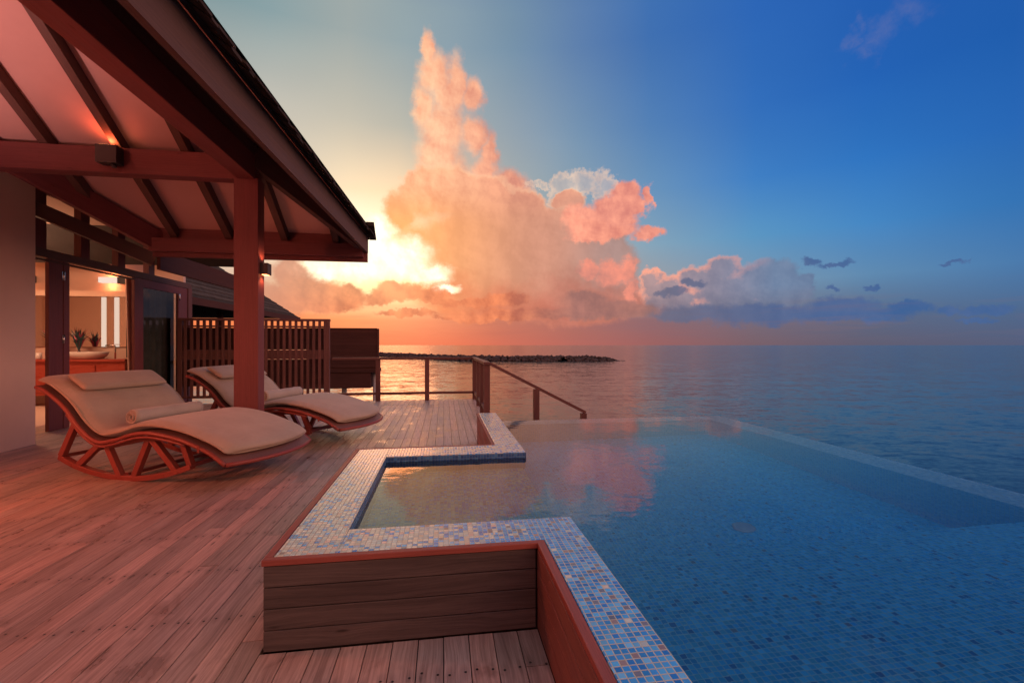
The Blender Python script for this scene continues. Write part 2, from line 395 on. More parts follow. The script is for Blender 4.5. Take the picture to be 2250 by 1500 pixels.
        pale = n.mr(sp2, 0.55, 0.75, 0, 0.35, smooth=True)
        col = n.mix(pale, col, (0.50,0.43,0.40,1))
        rg = n.math('SUBTRACT', rg, n.math('MULTIPLY', wet, 0.18))
    b = principled(n, out, **{'Base Color': col, 'Roughness': rg, 'Specular IOR Level': spec})
    bp = n.add('ShaderNodeBump'); bp.inputs['Strength'].default_value = bump; bp.inputs['Distance'].default_value = 0.004
    n.l.new(h, bp.inputs['Height']); n.l.new(bp.outputs[0], b.inputs['Normal'])
    return m
M = {}
M['deck'] = wood('weathered_deck_wood', (0.20,0.150,0.130), (0.56,0.46,0.41), rough=0.42, rowv=0.22, screws=True, knots=0.7, spec=0.6, stain=(1.0,0.72,0.62))
M['clad'] = wood('dark_cladding_wood', (0.042,0.036,0.035), (0.125,0.104,0.098), rough=0.6, rowv=0.16, knots=0.9)
M['cap'] = wood('red_oiled_cap_wood', (0.17,0.042,0.034), (0.31,0.090,0.068), rough=0.5, rowv=0.06, knots=0.4)
M['beam'] = wood('red_stained_beam_wood', (0.120,0.037,0.040), (0.20,0.062,0.064), rough=0.55, rowv=0.06, knots=0.3, bump=0.2)
M['rafter'] = wood('brown_rafter_wood', (0.075,0.042,0.036), (0.13,0.070,0.058), rough=0.6, rowv=0.1, knots=0.3, bump=0.2)
M['rail'] = wood('railing_wood', (0.070,0.030,0.028), (0.14,0.058,0.050), rough=0.45, rowv=0.1, knots=0.3, bump=0.2)
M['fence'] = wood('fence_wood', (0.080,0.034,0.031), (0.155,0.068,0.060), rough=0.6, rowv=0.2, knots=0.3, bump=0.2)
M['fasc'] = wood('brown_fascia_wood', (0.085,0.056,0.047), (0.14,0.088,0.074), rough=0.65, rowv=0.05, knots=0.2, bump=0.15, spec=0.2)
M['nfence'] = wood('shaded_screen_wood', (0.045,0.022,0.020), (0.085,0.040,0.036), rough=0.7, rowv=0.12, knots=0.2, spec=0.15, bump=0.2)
M['rocker'] = wood('red_rocker_wood', (0.17,0.038,0.033), (0.28,0.065,0.052), rough=0.42, rowv=0.06, knots=0.2, bump=0.15)
M['vanity'] = wood('vanity_wood', (0.34,0.050,0.034), (0.46,0.090,0.058), rough=0.28, rowv=0.05, knots=0.2, bump=0.1)
M['ceil'] = plain('ceiling_panel_paint', (0.56,0.37,0.34), 0.8, var=0.05, scale=1.5, bump=0.05)
M['wall'] = plain('smooth_wall_render', (0.78,0.58,0.44), 0.85, var=0.05, scale=1.2, bump=0.12)
M['room'] = plain('cream_room_paint', (0.70,0.52,0.42), 0.8, var=0.04, scale=1.0, bump=0.05)
M['dark'] = plain('dark_metal', (0.03,0.032,0.035), 0.45, var=0.1, scale=8)
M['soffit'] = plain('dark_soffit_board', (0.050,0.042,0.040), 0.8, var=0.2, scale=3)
M['white'] = plain('white_ceramic', (0.72,0.66,0.62), 0.18, var=0.02, bump=0)
M['chrome'] = plain('chrome', (0.6,0.58,0.56), 0.15, metal=1.0, var=0.02, bump=0)
M['mirror'] = plain('mirror_glass', (0.85,0.80,0.76), 0.04, metal=1.0, var=0.0, bump=0)
M['rock'] = plain('breakwater_rock', (0.034,0.034,0.034), 0.9, var=0.4, scale=0.8)
M['pile'] = plain('pale_concrete_pile', (0.42,0.46,0.50), 0.8, var=0.2, scale=2)
M['leaf'] = plain('blue_green_leaf', (0.03,0.10,0.11), 0.5, var=0.3, scale=20)
M['flower'] = plain('magenta_flower', (0.45,0.05,0.12), 0.5, var=0.3, scale=20)
M['vase'] = plain('dark_glass_vase', (0.04,0.02,0.03), 0.12, var=0.05, bump=0)
M['curtain'] = plain('curtain_cloth', (0.48,0.33,0.28), 0.9, var=0.08, scale=8)
M['pane_dark'] = plain('dark_pane_backing', (0.055,0.070,0.066), 0.9, var=0.25, scale=5)
M['sub'] = plain('dark_subframe', (0.02,0.018,0.018), 0.9, var=0.1)

def emit(name, col, s):
    m, n, out = newmat(name); e = n.add('ShaderNodeEmission'); e.inputs[0].default_value = (*col,1); e.inputs[1].default_value = s
    n.l.new(e.outputs[0], out.inputs[0]); return m
M['lamp'] = emit('lit_lamp_glass', (1.0,0.74,0.60), 0.85)
M['strip'] = emit('lit_mirror_strip', (1.0,0.72,0.56), 0.72)
M['lampred'] = emit('warm_uplight_glass', (1.0,0.30,0.10), 6.0)

def fabric(name, col, scale=900):
    m, n, out = newmat(name)
    t = n.add('ShaderNodeTexCoord').outputs['Object']
    nz = n.noise(t, 3.0, 4, 0.6)
    wv = n.noise(n.vm('MULTIPLY', t, (1,1,1)), scale/3, 2, 0.6)
    cc = n.mix(1.0, (*col,1), n.ramp(nz, [(0.3,(0.90,0.89,0.88,1)),(0.7,(1.06,1.06,1.06,1))]), 'MULTIPLY')
    cc = n.mix(1.0, cc, n.ramp(wv, [(0.3,(0.93,)*3+(1,)),(0.7,(1.05,)*3+(1,))]), 'MULTIPLY')
    b = principled(n, out, **{'Base Color': cc, 'Roughness': 0.9, 'Sheen Weight': 0.25, 'Specular IOR Level': 0.2})
    bp = n.add('ShaderNodeBump'); bp.inputs['Strength'].default_value = 0.55; bp.inputs['Distance'].default_value = 0.012
    n.l.new(n.math('ADD', n.math('MULTIPLY', wv, 0.12), n.math('ADD', n.noise(t, 7.0, 3, 0.5), n.math('MULTIPLY', n.noise(n.vm('MULTIPLY', t, (2.2,0.7,1)), 9.0, 4, 0.6, 1.2), 0.9))), bp.inputs['Height']); n.l.new(bp.outputs[0], b.inputs['Normal'])
    return m
M['cushion'] = fabric('cream_cushion_fabric', (0.37,0.32,0.265))
M['towel'] = fabric('pale_towel_cloth', (0.36,0.345,0.32), 500)

def wicker(name):
    m, n, out = newmat(name)
    uv = n.add('ShaderNodeUVMap').outputs[0]
    wa = n.add('ShaderNodeTexWave', wave_type='BANDS', bands_direction='X'); n.put(wa.inputs['Vector'], uv); wa.inputs['Scale'].default_value = 26
    wb = n.add('ShaderNodeTexWave', wave_type='BANDS', bands_direction='Y'); n.put(wb.inputs['Vector'], uv); wb.inputs['Scale'].default_value = 26
    h = n.math('MULTIPLY', wa.outputs['Fac'], wb.outputs['Fac'])
    col = n.ramp(h, [(0.0,(0.085,0.040,0.038,1)),(0.6,(0.27,0.150,0.140,1))])
    b = principled(n, out, **{'Base Color': col, 'Roughness': 0.55})
    bp = n.add('ShaderNodeBump'); bp.inputs['Strength'].default_value = 0.6; bp.inputs['Distance'].default_value = 0.004
    n.l.new(h, bp.inputs['Height']); n.l.new(bp.outputs[0], b.inputs['Normal']); return m
M['wicker'] = wicker('woven_wicker')

def tiles(name, stops, grout, size=0.0255, spec=0.5, rough=0.16, gw=0.055, wavy=0.0, f0=1.5, glow_mix=None):
    m, n, out = newmat(name)
    uv = n.add('ShaderNodeUVMap').outputs[0]
    if wavy:
        uv = n.vm('ADD', uv, n.vm('SCALE', n.vm('SUBTRACT', n.noise(uv, 5.0, 2, 0.5, color=True), (0.5,0.5,0.5)), wavy))
    q = n.vm('SCALE', uv, 1/size)
    ux, vy, _ = n.sep(q)
    cx = n.math('FLOOR', ux); cy = n.math('FLOOR', vy)
    wn = n.add('ShaderNodeTexWhiteNoise', noise_dimensions='2D'); n.put(wn.inputs['Vector'], n.comb(cx, cy))
    wn2 = n.add('ShaderNodeTexWhiteNoise', noise_dimensions='2D'); n.put(wn2.inputs['Vector'], n.comb(n.math('ADD', cy, 71.3), cx))
    col = n.ramp(wn.outputs[0], stops, 'CONSTANT')
    if glow_mix:
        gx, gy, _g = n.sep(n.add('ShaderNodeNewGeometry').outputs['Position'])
        share = n.math('MAXIMUM', n.mr(gx, 0.50, -0.20, 0.02, 0.82), n.mr(gy, 3.0, 4.6, 0.0, 0.75))  # pale share by position: sunset light on the coping painted into the tiles
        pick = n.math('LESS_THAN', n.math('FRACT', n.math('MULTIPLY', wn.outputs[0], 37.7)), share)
        col = n.mix(pick, col, n.ramp(n.math('FRACT', n.math('MULTIPLY', wn.outputs[0], 91.3)), glow_mix, 'CONSTANT'))
    k = n.mr(wn2.outputs[0], 0, 1, 0.80, 1.18)
    col = n.mix(1.0, col, n.comb(k, k, k), 'MULTIPLY')
    fx = n.math('ABSOLUTE', n.math('SUBTRACT', n.math('FRACT', ux), 0.5)); fy = n.math('ABSOLUTE', n.math('SUBTRACT', n.math('FRACT', vy), 0.5))
    e = n.math('MAXIMUM', fx, fy)
    gm = n.mr(e, 0.5-gw-0.03, 0.5-gw, 0, 1)
    dirt = n.noise(uv, 2.2, 4, 0.6)
    gcol = n.mix(dirt, (*[g*0.75 for g in grout],1), (*grout,1))
    col = n.mix(gm, col, gcol)
    rg = n.mix(gm, n.comb(rough, rough, rough), (0.7,0.7,0.7,1))
    b = principled(n, out, **{'Base Color': col, 'Roughness': n.sep(rg)[0], 'IOR': f0, 'Specular IOR Level': spec})
    bp = n.add('ShaderNodeBump'); bp.inputs['Strength'].default_value = 0.45; bp.inputs['Distance'].default_value = 0.002
    tilt = n.math('MULTIPLY', n.math('MULTIPLY', n.math('FRACT', ux), n.math('SUBTRACT', wn2.outputs[0], 0.5)), 0.5)
    n.l.new(n.math('ADD', n.math('MULTIPLY', n.mr(e, 0.5-gw-0.10, 0.5-gw, 1, 0), 1.0), tilt), bp.inputs['Height']); n.l.new(bp.outputs[0], b.inputs['Normal'])
    return m
blue = [(0.0,(0.03,0.28,0.70,1)),(0.18,(0.06,0.38,0.80,1)),(0.38,(0.02,0.20,0.60,1)),(0.54,(0.08,0.44,0.82,1)),(0.70,(0.14,0.50,0.82,1)),(0.82,(0.04,0.30,0.72,1)),(0.925,(0.16,0.18,0.20,1)),(0.97,(0.28,0.22,0.18,1))]
glow_tints = [(0.0,(0.56,0.68,0.56,1)),(0.3,(0.46,0.62,0.56,1)),(0.5,(0.64,0.64,0.48,1)),(0.7,(0.38,0.58,0.58,1)),(0.88,(0.66,0.52,0.42,1)),(0.95,(0.30,0.44,0.56,1))]  # pale tints that carry the sunset light in the tile colour
M['tile'] = tiles('mosaic_coping_tile', blue, (0.46,0.52,0.40), spec=0.9, rough=0.14, f0=1.62, glow_mix=glow_tints)
M['tilein'] = tiles('dark_blue_mosaic_side', [(0.0,(0.02,0.09,0.26,1)),(0.4,(0.03,0.13,0.34,1)),(0.8,(0.05,0.20,0.42,1))], (0.10,0.22,0.36), rough=0.2)
deepb = [(0.0,(0.05,0.46,0.88,1)),(0.20,(0.08,0.52,0.92,1)),(0.42,(0.03,0.38,0.82,1)),(0.60,(0.10,0.56,0.94,1)),(0.80,(0.05,0.44,0.86,1)),(0.965,(0.04,0.20,0.50,1)),(0.99,(0.16,0.24,0.34,1))]
M['basin'] = tiles('blue_mosaic_basin', deepb, (0.42,0.74,0.95), rough=0.35, gw=0.045, wavy=0.010)

def water(name, tint, bumps, strength, rough=0.0, ior=1.33):
    m, n, out = newmat(name)
    t = n.add('ShaderNodeNewGeometry').outputs['Position']
    h = None
    for sc, sx, sy, amp, det in bumps:
        q = n.vm('MULTIPLY', t, (sx, sy, 1))
        v = n.math('MULTIPLY', n.noise(q, sc, det, 0.55, 0.3), amp); h = v if h is None else n.math('ADD', h, v)
    patch = n.mr(n.noise(t, 0.8, 3, 0.5), 0.35, 0.65, 0.35, 1.0)
    bp = n.add('ShaderNodeBump'); bp.inputs['Distance'].default_value = 1.0
    n.put(bp.inputs['Strength'], n.math('MULTIPLY', patch, strength)); n.l.new(h, bp.inputs['Height'])
    fr = n.add('ShaderNodeFresnel'); fr.inputs[0].default_value = ior; n.l.new(bp.outputs[0], fr.inputs['Normal'])
    gl = n.add('ShaderNodeBsdfGlossy'); gl.inputs['Roughness'].default_value = rough; n.l.new(bp.outputs[0], gl.inputs['Normal'])
    tr = n.add('ShaderNodeBsdfRefraction'); tr.inputs[0].default_value = (*tint,1); tr.inputs['Roughness'].default_value = 0.0; tr.inputs['IOR'].default_value = 1.33
    n.l.new(bp.outputs[0], tr.inputs['Normal'])
    mx = n.add('ShaderNodeMixShader'); n.l.new(fr.outputs[0], mx.inputs[0]); n.l.new(tr.outputs[0], mx.inputs[1]); n.l.new(gl.outputs[0], mx.inputs[2])
    n.l.new(mx.outputs[0], out.inputs[0]); return m
M['pool'] = water('pool_water', (0.80,0.97,1.0), [(2.6,1,1,0.0045,3),(9.0,1,1.6,0.0012,3)], 1.0, ior=1.75)
def glass(name):
    m, n, out = newmat(name)
    fr = n.add('ShaderNodeFresnel'); fr.inputs[0].default_value = 1.5
    gl = n.add('ShaderNodeBsdfGlossy'); gl.inputs['Roughness'].default_value = 0.01
    tr = n.add('ShaderNodeBsdfTransparent'); tr.inputs[0].default_value = (0.85,0.88,0.88,1)
    mx = n.add('ShaderNodeMixShader'); n.l.new(fr.outputs[0], mx.inputs[0]); n.l.new(tr.outputs[0], mx.inputs[1]); n.l.new(gl.outputs[0], mx.inputs[2])
    n.l.new(mx.outputs[0], out.inputs[0]); return m
M['glass'] = glass('window_glass')
def sea_mat():
    m, n, out = newmat('sea_water')
    t = n.add('ShaderNodeNewGeometry').outputs['Position']
    rot = n.add('ShaderNodeMapping'); n.put(rot.inputs[0], t); rot.inputs['Rotation'].default_value = (0,0,rad(12))
    q = rot.outputs[0]
    def slope(sc, sx, amp, det):
        v = n.noise(n.vm('MULTIPLY', q, (sx,1.0,1)), sc, det, 0.6, 0.2, color=True, dim='2D')
        return n.vm('SCALE', n.vm('MULTIPLY', n.vm('SUBTRACT', v, (0.5,0.5,0.5)), (0.6,1.0,0.0)), amp)
    sl = n.vm('ADD', n.vm('ADD', slope(0.55, 0.35, 0.16, 3), slope(2.6, 0.45, 0.26, 3)), slope(9.0, 0.6, 0.16, 2))
    nrm = n.vm('NORMALIZE', n.vm('ADD', sl, (0,0,1)))
    big = n.noise(n.vm('MULTIPLY', t, (0.3,1,1)), 0.02, 5, 0.6)
    dc = n.ramp(big, [(0.35,(0.010,0.034,0.048,1)),(0.65,(0.022,0.060,0.070,1))])
    # thin lines of surf where swell meets the outer reef
    ty = n.sep(t)[1]
    surf = n.noise(n.vm('MULTIPLY', t, (0.010,0.09,1)), 1.0, 6, 0.65)
    band = n.math('MULTIPLY', n.mr(ty, 120, 150), n.mr(ty, 420, 300))
    fm = n.math('MULTIPLY', n.mr(surf, 0.66, 0.72), n.math('MULTIPLY', band, 0.5))
    dc = n.mix(fm, dc, (0.3,0.29,0.29,1))
    b = principled(n, out, **{'Base Color': dc, 'Roughness': 0.12, 'IOR': 1.33, 'Specular IOR Level': 0.5})
    n.l.new(nrm, b.inputs['Normal']); return m
M['sea'] = sea_mat()
def shingle_mat():
    m, n, out = newmat('wooden_roof_shingles')
    t = n.add('ShaderNodeTexCoord').outputs['Object']
    rid = n.add('ShaderNodeAttribute', attribute_name='rid').outputs['Fac']
    nz = n.noise(n.vm('MULTIPLY', t, (6,6,6)), 1.0, 5, 0.6)
    col = n.ramp(nz, [(0.3,(0.032,0.027,0.025,1)),(0.7,(0.068,0.056,0.050,1))])
    k = n.mr(rid, 0, 1, 0.7, 1.3); col = n.mix(1.0, col, n.comb(k,k,k), 'MULTIPLY')
    principled(n, out, **{'Base Color': col, 'Roughness': 0.95, 'Specular IOR Level': 0.12}); return m
M['shingle'] = shingle_mat()

# ------------------------------------------------------------------ sea
SEA = -1.6
b = MB(); R = 30000; N = 48
ring = [(R*math.cos(2*math.pi*k/N), R*math.sin(2*math.pi*k/N), SEA) for k in range(N)]
b.face(ring, [(p[0], p[1]) for p in ring], 0.5)
sea = tag(b.build('sea', M['sea']), kind='structure')

# breakwater: heap of boulders, near arm to the right, long arm to the left
def rock(b, cx, cy, cz, r, rid):
    bm = bmesh.new(); bmesh.ops.create_icosphere(bm, subdivisions=1, radius=1)
    sc = Vector((r*random.uniform(.8,1.4), r*random.uniform(.8,1.3), r*random.uniform(.6,1.0)))
    for v in bm.verts: v.co = Vector((v.co.x*sc.x, v.co.y*sc.y, v.co.z*sc.z))*random.uniform(.75,1.2)
    for f in bm.faces:
        pts = [(cx+v.co.x, cy+v.co.y, cz+v.co.z) for v in f.verts]
        b.face(pts, [(p[0],p[1]) for p in pts], rid)
    bm.free()
def camw(xc, yc):      # lens-aligned ground metres to world metres
    return (xc*math.cos(TH)+yc*math.sin(TH), -xc*math.sin(TH)+yc*math.cos(TH))
b = MB()
path = [(21.5,88,0.05),(18,87,0.85),(10,86,1.0),(0,86,1.0),(-8,88,1.0),(-16,96,1.0),(-30,116,1.0),(-48,140,1.0),(-75,165,1.0)]
for (x0,y0,h0),(x1,y1,h1) in zip(path, path[1:]):
    Ls = math.hypot(x1-x0, y1-y0); cnt = int(Ls*22)
    for i in range(cnt):
        t = random.random(); hh = h0+(h1-h0)*t
        off = random.uniform(-1, 1); top = SEA + hh*(1.36-abs(off)*0.9)*random.uniform(0.86,1.0)
        X, Y = camw(x0+(x1-x0)*t, y0+(y1-y0)*t+off*2.2)
        rock(b, X, Y, max(SEA-0.1, top-0.45), random.uniform(0.25,0.50)*(0.35+0.65*hh), random.random())
bw = tag(b.build('breakwater', M['rock']), 'low dark rock breakwater lying across the sea below the horizon', 'breakwater')

# ------------------------------------------------------------------ deck (individual boards, real gaps)
b = MB(); BW = 0.118; GAP = 0.0045
def boards(x0, x1, y0, y1):
    i0 = math.floor(x0/BW); i1 = math.ceil(x1/BW)
    for i in range(i0, i1):
        a = max(x0, i*BW+GAP/2); c_ = min(x1, (i+1)*BW-GAP/2)
        if c_-a < 0.004: continue
        yy = y0; rr = random.Random(i*13+5); cx = (i+0.5)*BW
        cut = y0 - rr.uniform(0, 3.0)
        while cut < y1:
            nxt = cut + rr.uniform(2.4, 4.2); s0 = max(cut, y0); s1 = min(nxt, y1)
            if s1-s0 > 0.02:
                dz = rr.uniform(-0.0015, 0.0015); rid = rr.random()
                xs = (a, c_); zt = dz; zb = -0.028
                P = lambda X, Y, Z: (X, Y, Z)
                for pts in ([P(xs[0],s0,zt),P(xs[1],s0,zt),P(xs[1],s1-0.003,zt),P(xs[0],s1-0.003,zt)],
                            [P(xs[0],s0,zb),P(xs[0],s0,zt),P(xs[0],s1-0.003,zt),P(xs[0],s1-0.003,zb)],
                            [P(xs[1],s0,zt),P(xs[1],s0,zb),P(xs[1],s1-0.003,zb),P(xs[1],s1-0.003,zt)],
                            [P(xs[0],s0,zb),P(xs[1],s0,zb),P(xs[1],s0,zt),P(xs[0],s0,zt)],
                            [P(xs[0],s1-0.003,zt),P(xs[1],s1-0.003,zt),P(xs[1],s1-0.003,zb),P(xs[0],s1-0.003,zb)]):
                    b.face(pts, [(p[0]-cx, p[1]) for p in pts], rid)
            cut = nxt
YF = 11.85
boards(-6.9, -0.823, -3.0, YF)
boards(-0.823, 0.497, 4.49, YF)
boards(0.497, 0.80, 6.60, YF)
boards(-0.823, 0.457, -3.0, 2.208)
deck = tag(b.build('deck', M['deck']), kind='structure')
b = MB()
for (x0,x1,y0,y1) in ((-6.9,-0.83,-3,YF-.02),(-0.83,0.46,-3,2.2),(-0.83,0.49,4.5,YF-.02),(0.49,0.78,6.62,YF-.02)):
    b.box((x0,y0,-0.20),(x1,y1,-0.045))
tag(b.build('deck_subframe', M['sub']), kind='structure')
b = MB(); b.box((-6.9,YF-.018,-0.24),(0.82,YF+0.02,-0.031)); b.box((0.785,6.6,-0.24),(0.82,YF-.02,-0.031))
tag(b.build('deck_edge_board', M['clad']), kind='structure')

# ------------------------------------------------------------------ pool
pool = tag(empty('swimming_pool', (0.7,3,0)), 'infinity pool edged with blue mosaic tile above the sea', 'swimming pool')
def pb(mb, name, mat, **k):
    o = mb.build(name, mat, **k); o.parent = pool; o.matrix_parent_inverse = Matrix.Translation(-pool.location); return o
CZ = 0.42; WZ = 0.370
b = MB()
ins = 0.006      # tile nosing
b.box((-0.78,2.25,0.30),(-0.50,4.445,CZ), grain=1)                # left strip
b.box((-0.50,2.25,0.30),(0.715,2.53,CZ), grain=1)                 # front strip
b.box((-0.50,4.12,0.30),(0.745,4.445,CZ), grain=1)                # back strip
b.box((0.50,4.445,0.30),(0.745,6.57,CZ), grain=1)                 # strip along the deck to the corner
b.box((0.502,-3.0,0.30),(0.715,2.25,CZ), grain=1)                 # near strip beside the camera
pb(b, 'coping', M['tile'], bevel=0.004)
b = MB()                                                          # dark blue band just above the water line
b.box((-0.62,2.54,0.0),(-0.503,4.20,0.3)); b.box((-0.60,4.123,0.0),(0.742,4.30,0.298)); b.box((0.60,4.30,0.0),(0.742,6.0,0.298))
b.box((-0.60,2.35,0.0),(0.6,2.527,0.298)); b.box((0.60,-2.9,0.0),(0.712,2.527,0.297))
for lo, hi in (((-0.4985,2.532,0.2),(-0.4965,4.118,CZ-0.006)), ((-0.498,4.1165,0.2),(0.745,4.1185,CZ-0.006)), ((0.7465,4.117,0.2),(0.7485,6.1,CZ-0.006))):
    b.box(lo, hi)
pb(b, 'waterline_band', M['tilein'])
# basin: shallow shelf at left, deep floor, near bench and side bench
FZ = -0.62
b = MB()
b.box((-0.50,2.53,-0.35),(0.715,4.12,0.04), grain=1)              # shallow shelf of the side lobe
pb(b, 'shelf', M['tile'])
b = MB()
b.box((0.716,-3.0,-0.9),(3.98,6.12,FZ), grain=1)                  # floor
b.box((0.717,-3.0,FZ),(3.64,2.36,0.07), grain=1)                  # wide step near the camera
pb(b, 'basin', M['basin'])
b = MB()
b.box((0.75,5.82,-0.7),(3.97,6.13,WZ-0.006), grain=1)
b.box((3.64,-3.0,-0.7),(3.97,5.82,WZ-0.006), grain=1)
M['weir'] = tiles('pale_weir_tile', [(0.0,(0.40,0.55,0.68,1)),(0.3,(0.30,0.48,0.66,1)),(0.6,(0.48,0.60,0.68,1)),(0.85,(0.24,0.40,0.58,1))], (0.66,0.66,0.62), wavy=0.01)
pb(b, 'overflow_edge', M['weir'])
# wood cap and cladding boards
b = MB()
b.beam((-0.802,2.2465,CZ-0.012),(-0.802,4.465,CZ-0.012),0.036,0.028)
b.beam((-0.82,2.228,CZ-0.012),(0.478,2.228,CZ-0.012),0.036,0.0285)
b.beam((0.479,2.2455,CZ-0.012),(0.479,-3.0,CZ-0.012),0.040,0.028)
b.beam((-0.784,4.463,CZ-0.012),(0.482,4.463,CZ-0.012),0.030,0.0275)
b.beam((0.481,4.449,CZ-0.012),(0.481,6.57,CZ-0.012),0.032,0.027)
pb(b, 'cap_board', M['cap'], bevel=0.004)
def cladding(name, pts, mat, rows=4):
    (xa,ya),(xb,yb),(nx,ny) = pts
    b = MB(); hgt = (CZ-0.028)/rows
    for r in range(rows):
        z0 = r*hgt+0.002; z1 = (r+1)*hgt-0.002
        ox = nx*random.uniform(-0.001,0.001)
        lo = (min(xa,xb)-abs(nx)*0.011+ox, min(ya,yb)-abs(ny)*0.011, z0); hi = (max(xa,xb)+abs(nx)*0.011+ox, max(ya,yb)+abs(ny)*0.011, z1)
        b.box(lo, hi, grain=0 if abs(nx) < 0.5 else 1)
    pb(b, name, mat, bevel=0.003)
cladding('cladding_board', ((-0.812,2.226),(0.452,2.226),(0,1)), M['clad'])
M['cladr'] = wood('red_cladding_wood', (0.10,0.040,0.032), (0.22,0.095,0.075), rough=0.55, rowv=0.12, knots=0.9)
cladding('cladding_board', ((0.470,-3.0),(0.470,2.214),(1,0)), M['cladr'])
cladding('cladding_board', ((-0.808,2.24),(-0.808,4.47),(1,0)), M['clad'])
cladding('cladding_board', ((-0.79,4.466),(0.47,4.466),(0,1)), M['clad'])
cladding('cladding_board', ((0.486,4.48),(0.486,6.57),(1,0)), M['cap'], 3)
b = MB()                                                          # dark backing behind the boards
b.box((-0.795,2.24,-0.1),(-0.64,4.44,0.385)); b.box((-0.79,2.24,-0.1),(0.60,2.34,0.384)); b.box((0.484,-3,-0.1),(0.59,2.24,0.384))
b.box((-0.63,4.31,-0.1),(0.59,4.44,0.384)); b.box((0.50,4.45,-0.1),(0.59,6.56,0.384))
pb(b, 'backing', M['sub'])
b = MB()
for r_, zz in ((0.075,0.006),(0.05,0.012)):
    pass
b.lathe([(0.085,0.0),(0.085,0.010),(0.055,0.014),(0.050,0.006),(0.0,0.006)], 0,0,24)
dr = b.build('drain_cover', M['pile']); dr.location = (2.25,3.15,FZ+0.004); dr.parent = pool; dr.matrix_parent_inverse = Matrix.Translation(-pool.location)
# water sheet
b = MB()
def sheet(x0,x1,y0,y1):
    q = [(x0,y0,WZ),(x1,y0,WZ),(x1,y1,WZ),(x0,y1,WZ)]; b.face(q, [(p[0],p[1]) for p in q], 0.5)
sheet(-0.497,0.7135,2.529,4.117); sheet(0.7135,3.975,-3.0,6.135)
pw = tag(b.build('pool_water', M['pool']), kind='structure')

# ------------------------------------------------------------------ railing and stair handrail
rl = tag(empty('deck_railing', (0.0,YF,0)), 'dark wooden railing around the far corner of the deck', 'railing')
def child(mb, name, mat, par, **k):
    o = mb.build(name, mat, **k); o.parent = par; o.matrix_parent_inverse = par.matrix_basis.inverted(); return o
RZ = 1.09; RY = YF-0.06; RX = 0.79
def post(par, x, y, z0, z1, w_=0.09, d_=0.09, mat='rail', name='post'):
    b = MB(); b.box((x-w_/2,y-d_/2,z0),(x+w_/2,y+d_/2,z1)); return child(b, name, M[mat], par, bevel=0.004)
for px in (-1.63, -0.42, RX): post(rl, px, RY, -0.15, RZ-0.056, 0.11)
post(rl, RX, 10.5, -0.15, RZ-0.056, 0.09); post(rl, RX, 9.45, -0.15, RZ-0.056, 0.09)
post(rl, RX, 8.42, -0.3, RZ-0.056, 0.11, 0.10)
b = MB(); b.box((-2.72,RY-0.06,RZ-0.055),(RX+0.06,RY+0.06,RZ)); child(b, 'top_rail', M['rail'], rl, bevel=0.005)
b = MB(); b.box((RX-0.06,8.34,RZ-0.054),(RX+0.06,RY-0.062,RZ)); child(b, 'top_rail', M['rail'], rl, bevel=0.005)
b = MB(); b.box((-2.72,RY-0.025,0.155),(RX,RY+0.025,0.215)); child(b, 'bottom_rail', M['rail'], rl, bevel=0.003)
b = MB(); b.box((RX-0.025,8.45,0.155),(RX+0.025,RY-0.03,0.215)); child(b, 'bottom_rail', M['rail'], rl, bevel=0.003)
sh = tag(empty('stair_handrail', (1.7,8.4,-0.5)), 'sloping wooden handrail going down the sea steps beyond the pool', 'handrail')
b = MB(); b.beam((0.85,8.40,RZ-0.035),(2.68,8.40,0.115),0.07,0.055); child(b, 'sloping_rail', M['rail'], sh, bevel=0.004)
post(sh, 1.72, 8.40, -1.2, 0.575, 0.11, 0.09); post(sh, 2.64, 8.40, -1.9, 0.10, 0.11, 0.09)
b = MB()
for i in range(9):
    b.box((0.95+i*0.26,8.55,-0.20-i*0.19),(1.23+i*0.26,9.4,-0.16-i*0.19))
st = tag(b.build('sea_steps', M['rail']), 'wooden steps descending to the sea behind the sloping handrail', 'steps')

# ------------------------------------------------------------------ slatted privacy fence at the far left of the deck
fe = tag(empty('slatted_fence', (-4.4,YF,0)), 'tall slatted wooden screen fence standing behind the second lounger', 'fence')
FY = 11.80; FX0, FX1 = -6.2, -2.78; FB, FT = 0.135, 2.04
post(fe, FX1-0.075, FY, FB, FT, 0.13, 0.10, 'fence'); post(fe, FX0+0.05, FY, FB, FT, 0.10, 0.10, 'fence')
post(fe, -4.52, FY, FB, FT-0.03, 0.10, 0.08, 'fence')
for (z0,z1,dp) in ((FT-0.055,FT,0.115),(FT-0.21,FT-0.17,0.035),(1.06,1.28,0.05),(FB,FB+0.06,0.06)):
    b = MB(); b.box((FX0,FY-dp/2,z0),(FX1,FY+dp/2,z1)); child(b, 'rail', M['fence'], fe, bevel=0.003)
xx = FX0+0.17
while xx < FX1-0.20:
    if abs(xx+4.52) > 0.08:
        b = MB(); b.box((xx-0.032,FY-0.048,FB+0.02),(xx+0.032,FY-0.026,FT-0.06)); child(b, 'slat', M['fence'], fe)
    xx += 0.137
b = MB()
for zr in range(9):
    pass
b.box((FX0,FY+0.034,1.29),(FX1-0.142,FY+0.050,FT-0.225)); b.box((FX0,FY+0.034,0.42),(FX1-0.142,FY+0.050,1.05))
child(b, 'back_panel', M['nfence'], fe)

